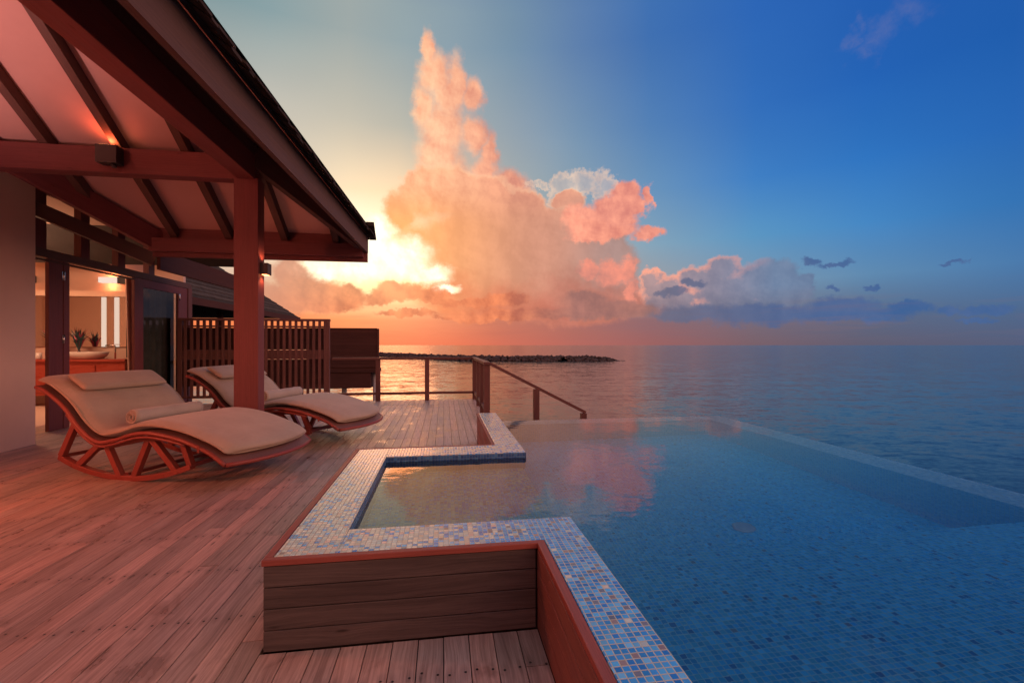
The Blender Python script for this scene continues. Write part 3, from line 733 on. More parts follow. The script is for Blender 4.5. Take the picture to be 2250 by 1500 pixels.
# ------------------------------------------------------------------ neighbouring villa on piles
nb = tag(empty('overwater_villa', (-9,20.5,SEA)), 'neighbouring villa with shingled hip roof raised on piles over the sea', 'villa')
NY = 20.9
ex, ey, ez, NP = -7.05, 23.9, 2.72, 0.80
b = MB(); n_c = 18; t_ = 3.6; st = t_/n_c
for k in range(n_c):          # right slope and far hip, in overlapping courses
    a0 = k*st; a1 = (k+1)*st+0.03; z0 = ez+NP*a0+0.03; z1 = ez+NP*a1
    for q in ([(ex-a0,13.5,z0),(ex-a0,ey-a0,z0),(ex-a1,ey-a1,z1),(ex-a1,13.5,z1)],
              [(ex-a0,13.5,z0-0.06),(ex-a0,ey-a0,z0-0.06),(ex-a0,ey-a0,z0),(ex-a0,13.5,z0)],
              [(ex-a0,ey-a0,z0),(ex-9,ey-a0,z0),(ex-9,ey-a1,z1),(ex-a1,ey-a1,z1)]):
        b.face(q, [(p[1],p[0]) for p in q], random.random())
q = [(ex,13.5,ez-0.01),(ex-7.2,13.5,ez-0.01),(ex-7.2,ey,ez-0.01),(ex,ey,ez-0.01)]; b.face(q, [(p[1],p[0]) for p in q], .5)
child(b, 'roof', M['shingle'], nb)
b = MB(); b.box((ex-0.06,13.5,ez-0.16),(ex+0.01,ey+0.02,ez+0.05)); child(b, 'fascia', M['nfence'], nb)
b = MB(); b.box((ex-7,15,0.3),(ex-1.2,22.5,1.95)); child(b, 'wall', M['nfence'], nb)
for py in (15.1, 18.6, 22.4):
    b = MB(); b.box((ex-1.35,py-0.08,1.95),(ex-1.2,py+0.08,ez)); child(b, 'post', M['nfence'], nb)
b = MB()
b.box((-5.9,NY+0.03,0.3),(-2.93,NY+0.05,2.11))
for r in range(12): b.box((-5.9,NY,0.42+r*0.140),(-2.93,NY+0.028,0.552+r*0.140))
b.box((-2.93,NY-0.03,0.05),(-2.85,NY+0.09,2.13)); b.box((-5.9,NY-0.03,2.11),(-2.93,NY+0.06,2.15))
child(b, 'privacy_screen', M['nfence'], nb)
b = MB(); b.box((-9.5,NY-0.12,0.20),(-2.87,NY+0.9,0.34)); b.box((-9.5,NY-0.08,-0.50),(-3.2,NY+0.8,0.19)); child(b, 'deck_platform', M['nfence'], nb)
for px, py in ((-3.04,NY+0.25),(-4.45,NY+0.6),(-6.6,NY+0.2)):
    b = MB(); b.tube([(px,py,SEA-0.5),(px,py,0.19)], 0.11, 12); child(b, 'pile', M['pile'], nb)

# ------------------------------------------------------------------ villa: roof, posts, beams, walls, doors
vi = tag(empty('villa', (-5,5,0)), 'villa with red timber veranda beams under a steep hip roof at left', 'villa')
def vb(mb, name, mat, **k): return child(mb, name, M[mat], vi, **k)
PT = 0.694; EY = 7.73; EZ = 3.03; EX = -1.235; VX = -4.37
def ex_at(Y): return EX - 0.026*(EY-Y)
# ceilings (underside boards)
CO = 0.17
T = 7.0
b = MB()
P0 = (EX, EY, EZ+CO); P1 = (EX-T, EY-T, EZ+CO+PT*T); Q0 = (VX, EY, EZ+CO); Q1 = (VX-T, EY-T, EZ+CO+PT*T)
def slab(b, pts, th=0.05):
    up = [(p[0],p[1],p[2]+th) for p in pts]; n_ = len(pts); rid = 0.5
    b.face(pts, [(p[0],p[1]) for p in pts], rid); b.face(list(reversed(up)), [(p[0],p[1]) for p in up], rid)
    for i in range(n_):
        j = (i+1) % n_; b.face([pts[i],pts[j],up[j],up[i]], [(0,0),(1,0),(1,.05),(0,.05)], rid)
slab(b, [P0, Q0, Q1, P1])
vb(b, 'ceiling', 'ceil')
b = MB()   # right-hand slope
slab(b, [(ex_at(EY),EY,EZ+CO),(EX-T,EY-T,EZ+CO+PT*T),(EX-T,-4,EZ+CO+PT*T),(ex_at(-4),-4,EZ+CO)])
vb(b, 'ceiling', 'rafter')
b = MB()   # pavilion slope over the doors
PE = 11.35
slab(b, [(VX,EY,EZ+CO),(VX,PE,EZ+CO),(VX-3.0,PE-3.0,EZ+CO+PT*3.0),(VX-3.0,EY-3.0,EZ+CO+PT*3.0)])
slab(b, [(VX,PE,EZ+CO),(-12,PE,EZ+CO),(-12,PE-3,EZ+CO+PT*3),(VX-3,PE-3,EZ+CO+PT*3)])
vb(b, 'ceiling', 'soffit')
# shingle skin
b = MB(); n_c = 36; T2 = T+0.2
OV = 0.10; SZ = EZ+CO+0.06
for k in range(n_c):
    a0 = k*T2/n_c; a1 = (k+1)*T2/n_c+0.02; z0 = SZ-0.05+PT*a0+0.03; z1 = SZ-0.05+PT*a1
    X0 = EX+OV; Y0 = EY+OV
    q = [(X0-a0,Y0-a0,z0),(ex_at(-4)+OV-a0,-4,z0),(ex_at(-4)+OV-a1,-4,z1),(X0-a1,Y0-a1,z1)]
    b.face(q, [(p[1],p[0]) for p in q], random.random())
    q = [(X0-a0,Y0-a0,z0),(X0-a1,Y0-a1,z1),(VX-a1,Y0-a1,z1),(VX-a0,Y0-a0,z0)]
    b.face(q, [(p[0],p[1]) for p in q], random.random())
    if a1 < 3.2:
        PY = PE+OV
        q = [(VX+OV-a0,PY-a0,z0),(VX+OV-a0,Y0-a0,z0),(VX+OV-a1,Y0-a1,z1),(VX+OV-a1,PY-a1,z1)]
        b.face(q, [(p[1],p[0]) for p in q], random.random())
        q = [(-12,PY-a0,z0),(VX+OV-a0,PY-a0,z0),(VX+OV-a1,PY-a1,z1),(-12,PY-a1,z1)]
        b.face(q, [(p[0],p[1]) for p in q], random.random())
# ragged shingle butts along the two free eaves
def butts(p, q, nrm, layers=3):
    p = Vector(p); q = Vector(q); d = (q-p); Ln = d.length; d.normalize(); nrm = Vector(nrm)
    for ly in range(layers):
        s = -0.02
        while s < Ln:
            wd = random.uniform(0.07,0.14); ln = random.uniform(-0.016,0.012)-ly*0.022
            a = p + d*s; z0 = SZ-0.055+ly*0.021-0.03; 
            c0 = a + nrm*(-0.22); c1 = a + nrm*(ln+0.03)
            zi = z0 + PT*0.22; zo = z0 - PT*0.03 + random.uniform(-0.004,0.006); th = 0.018
            A = [(c0.x,c0.y,zi),(c1.x,c1.y,zo),((c1+d*wd).x,(c1+d*wd).y,zo),((c0+d*wd).x,(c0+d*wd).y,zi)]
            B = [(x_,y_,z_+th) for x_,y_,z_ in A]; rid = random.random()
            b.face(A, [(0,0)]*4, rid); b.face(list(reversed(B)), [(0,0)]*4, rid)
            for i in range(4):
                j = (i+1) % 4; b.face([A[i],A[j],B[j],B[i]], [(0,0)]*4, rid)
            s += wd+0.004
butts((EX+OV,EY+OV,0), (ex_at(-1)+OV,-1,0), (1,0,0))
butts((EX+OV,EY+OV,0), (VX,EY+OV,0), (0,1,0))
butts((VX+OV,EY+OV,0), (VX+OV,PE+OV,0), (1,0,0))
vb(b, 'roof', 'shingle')
# fascias
b = MB(); b.box((VX-0.05,EY,EZ-0.27),(EX-0.002,EY+0.045,EZ+0.17)); vb(b, 'fascia', 'beam')
b = MB(); b.beam((EX-0.02,EY+0.045,EZ+0.02),(ex_at(-4)-0.02,-4,EZ+0.02),0.045,0.27); vb(b, 'fascia', 'fasc')
b = MB(); b.box((VX-0.02,EY+0.05,EZ-0.46),(VX+0.03,PE,EZ-0.16)); vb(b, 'fascia', 'nfence')
b = MB(); b.box((VX-0.05,EY-0.10,EZ-0.20),(EX-0.06,EY-0.001,EZ)); vb(b, 'wall_plate', 'beam')
# common rafters on the far slope; world X positions
def ry(x_): return EY
for rx in (-1.72,-2.50,-3.32,-4.10,-4.92,-5.72,-6.54,-7.36,-8.18):
    # clip between hip (t>=..) and valley
    t_end = min(EX-rx, 7.0)       # where hip passes this X
    if t_end < 0.3: continue
    t0 = max(0.0, VX-rx)          # below the valley it stops
    b = MB(); zc = EZ+CO-0.085
    b.beam((rx,EY-t0+0.0,zc+PT*t0),(rx,EY-t_end,zc+PT*t_end),0.10,0.15)
    vb(b, 'rafter', 'rafter', bevel=0.004)
# hip rafter and valley rafter
b = MB(); zc = EZ-0.02; b.beam((EX-0.05,EY-0.05,zc+PT*0.05),(EX-T,EY-T,zc+PT*T),0.11,0.26); vb(b, 'hip_rafter', 'rafter', bevel=0.004)
b = MB(); b.beam((VX+0.1,EY+0.1,zc-PT*0.1),(VX-T,EY-T,zc+PT*T),0.13,0.30); vb(b, 'valley_rafter', 'beam', bevel=0.004)
b = MB(); b.beam((-4.72,8.30,2.80),(-5.93,7.43,3.42),0.12,0.20); vb(b, 'soffit_beam', 'rafter')
# post, tie beam, side beam
b = MB(); b.box((-2.72,6.43,-0.03),(-2.42,6.64,3.60)); vb(b, 'post', 'beam', bevel=0.006)
b = MB(); b.box((-7.6,6.44,3.58),(-2.45,6.63,3.90)); vb(b, 'tie_beam', 'beam', bevel=0.006)
b = MB(); b.box((-2.68,-4,3.585),(-2.46,6.438,3.895)); vb(b, 'side_beam', 'beam', bevel=0.006)
b = MB(); b.box((-2.66,-4,3.897),(-2.475,6.62,4.10)); vb(b, 'side_plate', 'rafter')
# rendered wall at left and jamb
b = MB(); b.box((-6.0,-4,-0.02),(-5.72,7.38,3.98)); b.box((-6.35,7.20,-0.02),(-6.0,7.379,3.98)); vb(b, 'wall', 'wall', bevel=0.004)
# door wall
DX = -6.27
b = MB(); b.box((DX-0.10,7.382,2.80),(DX,12.5,2.93)); b.box((DX-0.03,7.382,2.735),(DX+0.012,10.4,2.765)); vb(b, 'door_header', 'rafter')
for cy in (8.2,9.1,10.02,10.95):
    b = MB(); b.box((DX-0.12,cy-0.10,2.93),(DX-0.01,cy+0.10,3.9)); vb(b, 'clerestory_post', 'beam')
b = MB(); b.face([(DX-0.065,7.4,2.94),(DX-0.065,10.9,2.94),(DX-0.065,10.9,3.87),(DX-0.065,7.4,3.87)],[(0,0)]*4,.5); vb(b, 'clerestory_glass', 'glass')
b = MB(); b.box((DX-0.14,7.38,3.88),(DX,10.9,4.05)); vb(b, 'wall_plate', 'rafter')
def door(y0, y1, stl, str_, hinge_at, glass_=True):
    d = MB(); x0, x1 = DX-0.055, DX
    d.box((x0,y0,0.01),(x1,y0+stl,2.79)); d.box((x0,y1-str_,0.01),(x1,y1,2.79))
    if y1-y0-stl-str_ > 0.05:
        d.box((x0,y0+stl,2.62),(x1,y1-str_,2.79)); d.box((x0,y0+stl,0.01),(x1,y1-str_,0.22))
    o = vb(d, 'door', 'beam', bevel=0.004)
    if y1-y0-stl-str_ > 0.05:
        xg = (x0+x1)/2; g = MB(); g.face([(xg,y0+stl,0.22),(xg,y1-str_,0.22),(xg,y1-str_,2.62),(xg,y0+stl,2.62)],[(0,0)]*4,.5); child(g, 'pane', M['glass'], vi).parent = o
    for hz in (0.5,1.5,2.55):
        h = MB(); h.box((x1,hinge_at-0.03,hz-0.07),(x1+0.008,hinge_at+0.03,hz+0.07)); h.tube([(x1+0.012,hinge_at,hz-0.075),(x1+0.012,hinge_at,hz+0.075)],0.010,8)
        hh = child(h, 'hinge', M['chrome'], vi); hh.parent = o
    return o
door(8.33,8.74,0.27,0.12,8.61)
door(10.38,12.32,0.27,0.38,11.98)
b = MB(); b.box((DX-0.12,12.33,-0.1),(DX+0.02,12.5,2.8)); vb(b, 'corner_post', 'fence')
b = MB(); b.grid([[(DX-0.30+0.03*math.sin(i*1.1), 10.86+1.45*i/40, zz) for zz in (0.03,1.3,2.7)] for i in range(41)]); vb(b, 'added_pane_backing', 'pane_dark')  # dark sheet added behind the pane so the glass reads dark
# louvred end wall of the pavilion
b = MB()
for r in range(18): b.box((-12.0,12.52,0.0+r*0.16),(DX-0.02,12.56,0.15+r*0.16))
vb(b, 'end_wall', 'fence')
# inside of the bathroom
b = MB()
rx0, rx1, ry0, ry1, rh = -13.2, DX-0.13, 7.45, 12.5, 3.84
b.box((rx0,ry0-0.1,-0.02),(rx1,ry0,rh)); b.box((rx0-0.1,ry0-0.1,-0.02),(rx0,ry1,rh)); b.box((rx0,ry1-0.10,-0.02),(rx1-0.0,ry1,rh)); b.box((rx0-0.1,ry0-0.1,rh),(rx1,ry1,rh+0.1))
vb(b, 'room_wall', 'room')
b = MB(); b.box((rx0,ry0,-0.10),(DX-0.64,ry1-0.1,0.005)); vb(b, 'room_floor', 'room')

# ------------------------------------------------------------------ bathroom things seen through the doors
BWY = ry1-0.10
va = tag(empty('vanity_counter', (-9.3,12.1,0)), 'glossy red wood vanity counter along the bathroom back wall', 'counter')
b = MB(); b.box((-13.0,11.75,1.02),(-7.30,BWY-0.002,1.075)); child(b, 'counter_top', M['vanity'], va, bevel=0.004)
b = MB(); b.box((-12.9,11.80,0.25),(-7.33,BWY-0.004,1.018)); child(b, 'cabinet', M['vanity'], va, bevel=0.004)
for k, dx in enumerate((-8.6,-10.0,-11.4)):
    b = MB(); b.box((dx-0.66,11.78,0.32),(dx+0.66,11.799,0.94)); child(b, 'drawer_front', M['vanity'], va, bevel=0.003)
mi = tag(empty('wall_mirror', (-9.3,BWY,1.4)), 'wide wall mirror with lit vertical strips above the vanity', 'mirror')
b = MB(); b.box((-12.9,BWY-0.03,1.36),(-7.66,BWY-0.002,2.56)); child(b, 'mirror_panel', M['mirror'], mi)
b = MB(); b.box((-12.9,BWY-0.10,2.57),(-6.75,BWY-0.002,2.70)); child(b, 'shelf_rail', M['wall'], mi)
for sx in (-8.14,-7.86):
    b = MB(); b.box((sx-0.045,BWY-0.05,1.36),(sx+0.045,BWY-0.031,2.56)); child(b, 'light_strip', M['strip'], mi)
b = MB(); b.box((-7.64,BWY-0.06,1.1),(-6.9,BWY-0.002,2.56)); child(b, 'side_panel', M['dark'], mi)
def boxlamp(x_, lab):
    t = tag(empty('wall_lamp', (x_,BWY,2.95)), lab, 'wall lamp', 'box lamps on the bathroom wall')
    b = MB(); b.box((x_-0.26,BWY-0.16,2.90),(x_+0.14,BWY-0.02,3.03)); child(b, 'shade', M['lamp'], t, bevel=0.004)
    b = MB(); b.box((x_+0.141,BWY-0.15,2.88),(x_+0.36,BWY-0.003,3.04)); child(b, 'bracket', M['dark'], t)
    ld = D.lights.new('lamp_light','POINT'); lo = D.objects.new('lamp_light', ld); COL.objects.link(lo); lo.parent = t; lo.location = (-0.05,-0.12,0.16)
    ld.energy = 5; ld.color = (1.0,0.25,0.08); ld.shadow_soft_size = 0.04
    l2 = lo.copy(); COL.objects.link(l2); l2.location = (-0.05,-0.12,-0.12)
boxlamp(-7.92, 'white box wall lamp glowing above the mirror near the curtain')
boxlamp(-9.95, 'white box wall lamp glowing beside the left edge of the open doorway')
# basin, tap
ba = tag(empty('wash_basin', (-8.25,12.0,1.075)), 'white oval bowl basin sitting on the red counter', 'basin')
b = MB(); prof = [(0.20,0.0),(0.27,0.02),(0.33,0.09),(0.355,0.17),(0.340,0.17),(0.31,0.09),(0.24,0.04),(0.0,0.03)]
b.lathe(prof, 0, 0, 32); o = b.build('bowl', M['white'], ba); o.scale = (1.25,0.72,1)
fa = tag(empty('tap', (-7.66,12.0,1.075)), 'tall chrome tap standing right of the basin', 'tap')
b = MB(); b.tube([(0,0,0),(0,0,0.26),(-0.01,0,0.30),(-0.05,0,0.325),(-0.20,0,0.31)],0.018,10); b.build('spout', M['chrome'], fa)
b = MB(); b.box((-0.02,-0.02,0.33),(0.10,0.02,0.345)); b.build('handle', M['chrome'], fa)
def plant(x_, y_, hgt, lab, seed):
    r = random.Random(seed)
    t = tag(empty('potted_plant', (x_,y_,1.075)), lab, 'plant', 'small plants beside the basin')
    b = MB(); b.lathe([(0.0,0.0),(0.045,0.0),(0.06,0.06),(0.035,0.15),(0.028,0.2),(0.024,0.2),(0.02,0.1),(0.0,0.1)],0,0,14); b.build('vase', M['vase'], t)
    b = MB(); f = MB()
    for i in range(46):
        a = r.uniform(0,6.28); lean = r.uniform(0.05,0.6); L_ = hgt*r.uniform(0.6,1.05)
        dx, dy = math.cos(a)*lean, math.sin(a)*lean
        p0 = Vector((0,0,0.18)); p1 = p0+Vector((dx*L_*.4,dy*L_*.4,L_*.6)); p2 = p0+Vector((dx*L_,dy*L_,L_*(1-lean*.35)))
        wv = Vector((-dy,dx,0)); wv = wv.normalized()*0.024
        bb = f if (i % 4 == 0 and seed % 2 == 0) or i % 9 == 0 else b
        bb.face([p0-wv*.4,p1-wv,p1+wv,p0+wv*.4],[(0,0)]*4,.5); bb.face([p1-wv,p2,p1+wv],[(0,0)]*3,.5)
    b.build('leaves', M['leaf'], t); f.build('flowers', M['flower'], t)
plant(-8.95,12.0,0.62,'spiky plant with blue green leaves in a dark vase left of the basin',3)
plant(-8.50,12.12,0.54,'smaller spiky plant with magenta flowers right behind the basin',4)
cu = MB(); cu.lathe([(0.0,0.0),(0.05,0.0),(0.06,0.02),(0.06,0.15),(0.052,0.15),(0.05,0.02),(0.0,0.02)],0,0,18)
tag(cu.build('cup', M['white'], loc=(-9.15,11.88,1.076)), 'small pale cup on the counter left of the basin', 'cup')
b = MB(); b.lathe([(0.0,0.0),(0.08,0.0),(0.13,0.05),(0.14,0.13),(0.13,0.13),(0.11,0.05),(0.0,0.03)],0,0,22)
tag(b.build('bowl', M['white'], loc=(-9.95,11.95,1.076)), 'round pale bowl on the counter beside the white wall', 'bowl')
# shaving mirror arm glimpsed by the curtain
b = MB(); P = [[(-7.38+0.15*rr*math.cos(t_), 12.22, 1.52+0.15*rr*math.sin(t_)) for t_ in [2*math.pi*k/22 for k in range(22)]] for rr in (0.001,1.0)]
b.grid(P, closed=True); b.tube([(-7.38,12.24,1.52),(-7.30,12.35,1.40),(-7.25,BWY-0.01,1.38)],0.01,8)
tag(b.build('shaving_mirror', M['white']), 'round shaving mirror on an arm beside the curtain', 'mirror')
# wall art at far left of the back wall
m, n, out = newmat('green_leaf_print')
t_ = n.add('ShaderNodeTexCoord').outputs['Object']
wv = n.add('ShaderNodeTexWave', wave_type='BANDS', bands_direction='DIAGONAL'); n.put(wv.inputs['Vector'], t_); wv.inputs['Scale'].default_value = 3.2; wv.inputs['Distortion'].default_value = 2.5; wv.inputs['Detail'].default_value = 3
principled(n, out, **{'Base Color': n.ramp(wv.outputs['Fac'], [(0.35,(0.10,0.16,0.08,1)),(0.6,(0.42,0.22,0.13,1))]), 'Roughness': 0.6})
M['art'] = m
b = MB(); b.box((-11.6,BWY-0.05,1.45),(-10.05,BWY-0.031,2.5)); 
ar = tag(b.build('wall_picture', M['art']), 'green leaf print glimpsed beside the left white wall', 'picture')
# curtain
b = MB(); P = []
for i in range(25):
    yy = 10.60+0.20*i/24
    P.append([(DX-0.22+0.035*math.sin(i*1.5), yy-0.02*k, 0.02+2.75*k/6) for k in range(7)])
b.grid(P); cn = tag(b.build('curtain', M['curtain']), 'pale gathered curtain hanging beside the folding glass door', 'curtain')
# ceiling light in the bathroom
cl = tag(empty('ceiling_light', (-9.6,10.2,rh-0.04)), 'round recessed ceiling light inside the bathroom', 'ceiling light')
b = MB(); b.lathe([(0.0,0.0),(0.12,0.0),(0.14,0.015),(0.14,0.035)],0,0,20); b.build('lens', M['lamp'], cl)
ld = D.lights.new('room_light','AREA'); lo = D.objects.new('room_light', ld); COL.objects.link(lo); lo.parent = cl; lo.location = (0,0,-0.03)
ld.shape = 'DISK'; ld.size = 0.5; ld.energy = 60; ld.color = (1.0,0.52,0.30)
ld = D.lights.new('room_glow','POINT'); lo = D.objects.new('room_glow', ld); COL.objects.link(lo); lo.parent = cl; lo.location = (1.2,-0.4,-0.6)
ld.shadow_soft_size = 0.15; ld.energy = 70; ld.color = (1.0,0.50,0.30)

# ------------------------------------------------------------------ lamps on the veranda
pl = tag(empty('post_lamp', (-2.42,6.55,2.42)), 'small dark up and down lamp fixed to the veranda post', 'wall lamp')
b = MB(); b.box((0.0,-0.07,-0.075),(0.10,0.07,0.075)); b.build('housing', M['dark'], pl, bevel=0.004)
b = MB(); b.box((0.02,-0.05,-0.082),(0.08,0.05,-0.076)); b.build('lens', M['lampred'], pl)
for dz in (0.10,-0.10):
    ld = D.lights.new('lamp_light','SPOT'); lo = D.objects.new('lamp_light', ld); COL.objects.link(lo); lo.parent = pl; lo.location = (0.055,0,dz)
    lo.rotation_euler = (math.pi if dz > 0 else 0, 0, 0); ld.spot_size = rad(120); ld.energy = 3; ld.color = (1,0.30,0.12); ld.shadow_soft_size = 0.03
sp = tag(empty('beam_spotlight', (-4.13,6.40,3.76)), 'black spotlight box on the tie beam glowing red upward', 'spotlight')
b = MB(); b.box((-0.12,-0.10,-0.10),(0.12,0.038,0.12)); b.build('housing', M['dark'], sp, bevel=0.006)
b = MB(); b.tube([(0.05,-0.03,-0.14),(0.05,-0.03,-0.10)],0.03,10); b.build('knob', M['dark'], sp)
b = MB(); b.box((-0.09,-0.08,0.121),(0.09,0.02,0.126)); b.build('lens', M['lampred'], sp)
ld = D.lights.new('lamp_light','SPOT'); lo = D.objects.new('lamp_light', ld); COL.objects.link(lo); lo.parent = sp; lo.location = (0.0,-0.02,0.16)
lo.rotation_euler = (math.pi,0,0); ld.spot_size = rad(150); ld.spot_blend = 0.8; ld.energy = 10; ld.color = (1,0.11,0.04); ld.shadow_soft_size = 0.05
# added lamp, unseen beyond the left edge; reddens the deck and lifts the ceiling
wl = tag(empty('added_veranda_lamp', (-5.72,3.3,1.9)), 'added unseen warm lamp on the veranda wall left of the loungers', 'wall lamp')
b = MB(); b.box((0.0,-0.09,-0.12),(0.09,0.09,0.12)); b.build('housing', M['dark'], wl, bevel=0.004)
ld = D.lights.new('lamp_light','AREA'); lo = D.objects.new('lamp_light', ld); COL.objects.link(lo); lo.parent = wl; lo.location = (0.12,0,0)
lo.rotation_euler = (0, rad(-60), 0); ld.size = 0.25; ld.energy = 90; ld.color = (1,0.16,0.06)
ld = D.lights.new('lamp_light','SPOT'); lo = D.objects.new('lamp_light', ld); COL.objects.link(lo); lo.parent = wl; lo.location = (0.25,0,0.15)
lo.rotation_euler = (math.pi, rad(-18), 0); ld.spot_size = rad(150); ld.spot_blend = 0.6; ld.energy = 380; ld.color = (1,0.42,0.38); ld.shadow_soft_size = 0.12

# ------------------------------------------------------------------ sun loungers
SP = [(-0.02,0.965),(0.06,0.955),(0.2,0.90),(0.44,0.745),(0.64,0.545),(0.87,0.415),(1.10,0.440),(1.37,0.515),(1.58,0.530),(1.9,0.49),(2.15,0.42),(2.31,0.36),(2.45,0.275)]
def prof(s):
    pts = SP
    for i in range(len(pts)-1):
        if s <= pts[i+1][0] or i == len(pts)-2:
            x0,y0 = pts[max(i-1,0)]; x1,y1 = pts[i]; x2,y2 = pts[i+1]; x3,y3 = pts[min(i+2,len(pts)-1)]
            t = (s-x1)/(x2-x1); m1 = (y2-y0)/(x2-x0) if x2 != x0 else 0; m2 = (y3-y1)/(x3-x1) if x3 != x1 else 0
            h = x2-x1; t2 = t*t; t3 = t2*t
            return (2*t3-3*t2+1)*y1+(t3-2*t2+t)*h*m1+(-2*t3+3*t2)*y2+(t3-t2)*h*m2
WL = 1.22; NS = 56; NW = 16
def bow(s, yy, k=0.16):
    e = 1-(2*yy/WL-1)**2
    return s + k*e*max(0,(s-1.9)/0.55)**1.5 - 0.06*e*max(0,(0.4-s)/0.4)
def make_lounger():
    t = empty('sun_lounger', (0,0,0))
    # cushion: closed rounded slab
    b = MB(); P = []
    th = 0.085
    S = [-0.03+2.46*i/NS for i in range(NS+1)]
    for i, s in enumerate(S):
        e0 = min(1, (s-S[0])/0.05); e1 = min(1, (S[-1]-s)/0.05); e = math.sqrt(max(0,1-(1-min(e0,e1))**2))
        ringp = []
        tk = max(0.008, th*e)
        d = 0.01; slope = (prof(min(s+d,2.44))-prof(s-d))/(2*d); nx, nz = -slope/math.hypot(1,slope), 1/math.hypot(1,slope)
        mid = 0.018+th/2
        for j in range(NW+1):      # top side
            yy = 0.015+(WL-0.03)*j/NW; ed = min(1, min(yy-0.015, WL-0.015-yy)/0.05+0.0001); ee = math.sqrt(max(0,1-(1-ed)**2))
            off = mid + tk/2*ee + 0.012*math.sin(math.pi*j/NW)
            ss = bow(s, yy); ringp.append((ss+nx*off, yy, prof(s)+nz*off))
        for j in range(NW,-1,-1):
            yy = 0.015+(WL-0.03)*j/NW; ed = min(1, min(yy-0.015, WL-0.015-yy)/0.05+0.0001); ee = math.sqrt(max(0,1-(1-ed)**2))
            off = mid - tk/2*ee
            ss = bow(s, yy); ringp.append((ss+nx*off, yy, prof(s)+nz*off))
        P.append(ringp)
    b.grid(P, closed=True)
    b.face(list(reversed(P[0])), [(0,0)]*len(P[0]), .5, True); b.face(P[-1], [(0,0)]*len(P[-1]), .5, True)
    cu = b.build('cushion', M['cushion'], t)
    ss_ = cu.modifiers.new('sub','SUBSURF'); ss_.levels = 1; ss_.render_levels = 1
    for yy in (0.03, WL-0.03):
        b = MB(); b.tube([(bow(s_,yy)-0.045*(prof(s_+.01)-prof(s_-.01))/.02*0.9, yy, prof(s_)+0.068) for s_ in [0.03+2.34*i/40 for i in range(41)]], 0.0045, 6); b.build('piping', M['cushion'], cu)
    # woven shell under the cushion
    b = MB(); P = []
    S2 = [0.03+2.44*i/NS for i in range(NS+1)]
    for s in S2:
        rp = []
        d = 0.01; slope = (prof(min(s+d,2.44))-prof(s-d))/(2*d); nx, nz = -slope/math.hypot(1,slope), 1/math.hypot(1,slope)
        for off in (0.004,-0.022):
            rng = range(NW+1) if off > 0 else range(NW,-1,-1)
            for j in rng:
                yy = WL*j/NW; dip = -0.0; rp.append((bow(s,yy)+nx*(off+dip), yy, prof(s)+nz*(off+dip)))
        P.append(rp)
    b.grid(P, closed=True, smooth=False); b.face(list(reversed(P[0])), [(0,0)]*len(P[0]), .5); b.face(P[-1], [(0,0)]*len(P[-1]), .5)
    b.build('woven_seat', M['wicker'], t)
    # rims
    for yy in (-0.004, WL+0.004):
        b = MB(); b.tube([(bow(s,yy), yy, prof(s)-0.012) for s in S2], 0.021, 8); b.build('rim', M['rocker'], t)
        b = MB(); b.tube([(bow(s,yy), yy, prof(s)-0.052) for s in S2 if 0.45 < s < 2.0], 0.014, 8); b.build('rim', M['rocker'], t)
    for sE in (S2[0], S2[-1]):
        b = MB(); b.tube([(bow(sE, WL*j/NW), WL*j/NW, prof(sE)-0.012) for j in range(NW+1)], 0.021, 8); b.build('rim', M['rocker'], t)
    # side trusses on rockers
    arc = [(0.22,0.19),(0.42,0.115),(0.62,0.065),(0.84,0.032),(1.04,0.021),(1.24,0.021),(1.45,0.045),(1.65,0.085),(1.82,0.135),(1.97,0.19)]
    chord = [(0.84,0.345),(1.0,0.355),(1.2,0.40),(1.44,0.452),(1.86,0.452)]
    struts = [((0.24,0.20),(0.50,0.665)),((0.48,0.11),(0.80,0.37)),((0.87,0.36),(1.06,0.03)),((1.24,0.03),(1.44,0.45)),((1.46,0.45),(1.78,0.13)),((1.85,0.455),(1.96,0.19))]
    for yy in (0.10, WL-0.10):
        b = MB()
        for a_, c_ in zip(arc, arc[1:]): b.beam((a_[0],yy,a_[1]),(c_[0],yy,c_[1]),0.060,0.055,rid=.4)
        b.build('rocker', M['rocker'], t, bevel=0.004)
        for p, q in struts:
            b = MB(); b.beam((p[0],yy,p[1]),(q[0],yy,q[1]),0.055,0.062,up=(0.3,0,0.95)); b.build('strut', M['rocker'], t, bevel=0.004)
        b = MB()
        for a_, c_ in zip(chord, chord[1:]): b.beam((a_[0]-0.008,yy,a_[1]),(c_[0]+0.008,yy,c_[1]),0.056,0.048,rid=.4)
        b.build('top_chord', M['rocker'], t, bevel=0.003)
    for (sx, sz) in ((0.26,0.20),(1.0,0.36),(1.10,0.045),(1.86,0.44),(1.93,0.19)):
        b = MB(); b.beam((sx,0.12,sz),(sx,WL-0.12,sz),0.04,0.035); b.build('cross_bar', M['rocker'], t)
    b = MB(); b.box((2.165,-0.030,prof(2.18)-0.045),(2.19,-0.022,prof(2.18)+0.02)); b.build('strap', M['rocker'], t)
    return t
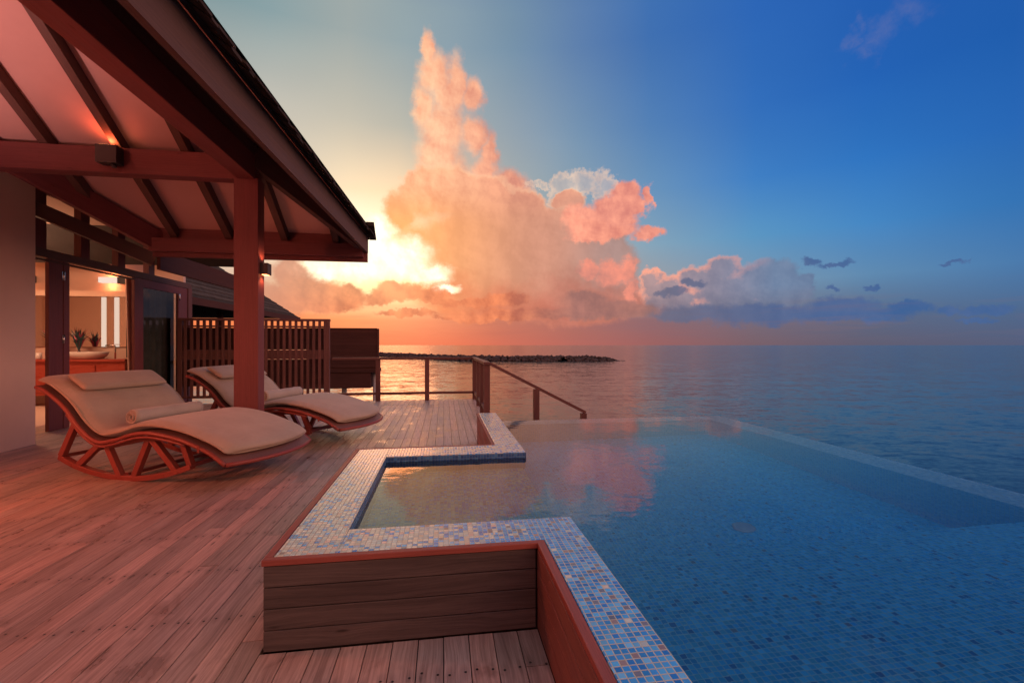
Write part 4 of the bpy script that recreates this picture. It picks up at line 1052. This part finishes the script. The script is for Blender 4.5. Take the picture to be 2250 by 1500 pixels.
def make_pillow():
    b = MB(); P = []
    for i in range(13):
        a = math.pi*i/12; rp = []
        w_ = -math.cos(a)
        for j in range(24):
            u_ = 2*math.pi*j/24
            cu_ = math.copysign(abs(math.cos(u_))**0.45, math.cos(u_)); su = math.copysign(abs(math.sin(u_))**0.9, math.sin(u_))
            e = math.sin(a)**0.30 if 0 < i < 12 else 0.05
            rp.append((0.155*cu_*(0.9+0.1*e), 0.47*w_, 0.045*su*e))
        P.append(rp)
    b.grid(P, closed=True); b.face(list(reversed(P[0])), [(0,0)]*24, .5, True); b.face(P[-1], [(0,0)]*24, .5, True)
    o = b.build('pillow', M['cushion']); m_ = o.modifiers.new('sub','SUBSURF'); m_.levels = 1; m_.render_levels = 2; return o
def make_towel():
    b = MB(); r0 = 0.074; P = []
    # spiral roll with thickness
    nturn = 3.4; K = 90; Lh = 0.40
    out_ = []
    for i in range(K+1):
        a = 2*math.pi*nturn*i/K; r = 0.016+(r0-0.016)*i/K
        out_.append((r*math.cos(a-0.9), r*math.sin(a-0.9)))
    for e in (-1,1):
        pass
    nl = 14
    for j in range(nl+1):
        yy = -Lh+2*Lh*j/nl; wob = 1+0.03*math.sin(j*1.7)
        P.append([(x_*wob, yy+0.006*math.sin(i*0.15), z_*wob) for i,(x_,z_) in enumerate(out_)])
    b.grid(P); o = b.build('rolled_towel', M['towel'])
    s = o.modifiers.new('solid','SOLIDIFY'); s.thickness = 0.012; s.offset = 0
    return o
def place(t, cx, cy, rot, zoff=0):
    X, Y = camw(cx, cy); t.location = (X, Y, zoff); t.rotation_euler = (0, 0, rot); return Vector((X,Y,zoff))
LR = -TH - rad(13)
GL = 'sun loungers on the deck'
l1 = make_lounger(); place(l1, -5.14, 4.9, LR); tag(l1, 'wide rocking lounger with cream cushion nearest the camera by the white wall', 'sun lounger', GL)
l2 = copy_tree(l1); place(l2, -4.76, 6.62, LR+rad(2)); tag(l2, 'second wide rocking lounger partly hidden behind the veranda post', 'sun lounger', GL)
def on(lg, s, yy, off, pitch_extra=0):
    d = 0.03; sl = math.atan2(prof(s+d)-prof(s-d), 2*d)
    loc = Vector(lg.location) + Matrix.Rotation(lg.rotation_euler[2], 3, 'Z') @ Vector((s-math.sin(sl)*off, yy, prof(s)+math.cos(sl)*off))
    return loc, (Matrix.Rotation(lg.rotation_euler[2], 4, 'Z') @ Matrix.Rotation(-sl-pitch_extra, 4, 'Y')).to_euler()
for k, (lg, wp, wt) in enumerate(((l1,'flat cream pillow on the head of the nearest lounger','rolled white towel lying across the nearest lounger'),
                    (l2,'flat cream pillow on the lounger behind the veranda post','rolled white towel on the lounger behind the veranda post'))):
    p = make_pillow(); p.location, p.rotation_euler = on(lg, 0.27, 0.62, 0.155); tag(p, wp, 'pillow', 'pillows on the loungers')
    q = make_towel(); q.location, q.rotation_euler = on(lg, 1.16 if k == 0 else 1.22, 0.56, 0.19); tag(q, wt, 'towel', 'rolled towels on the loungers')
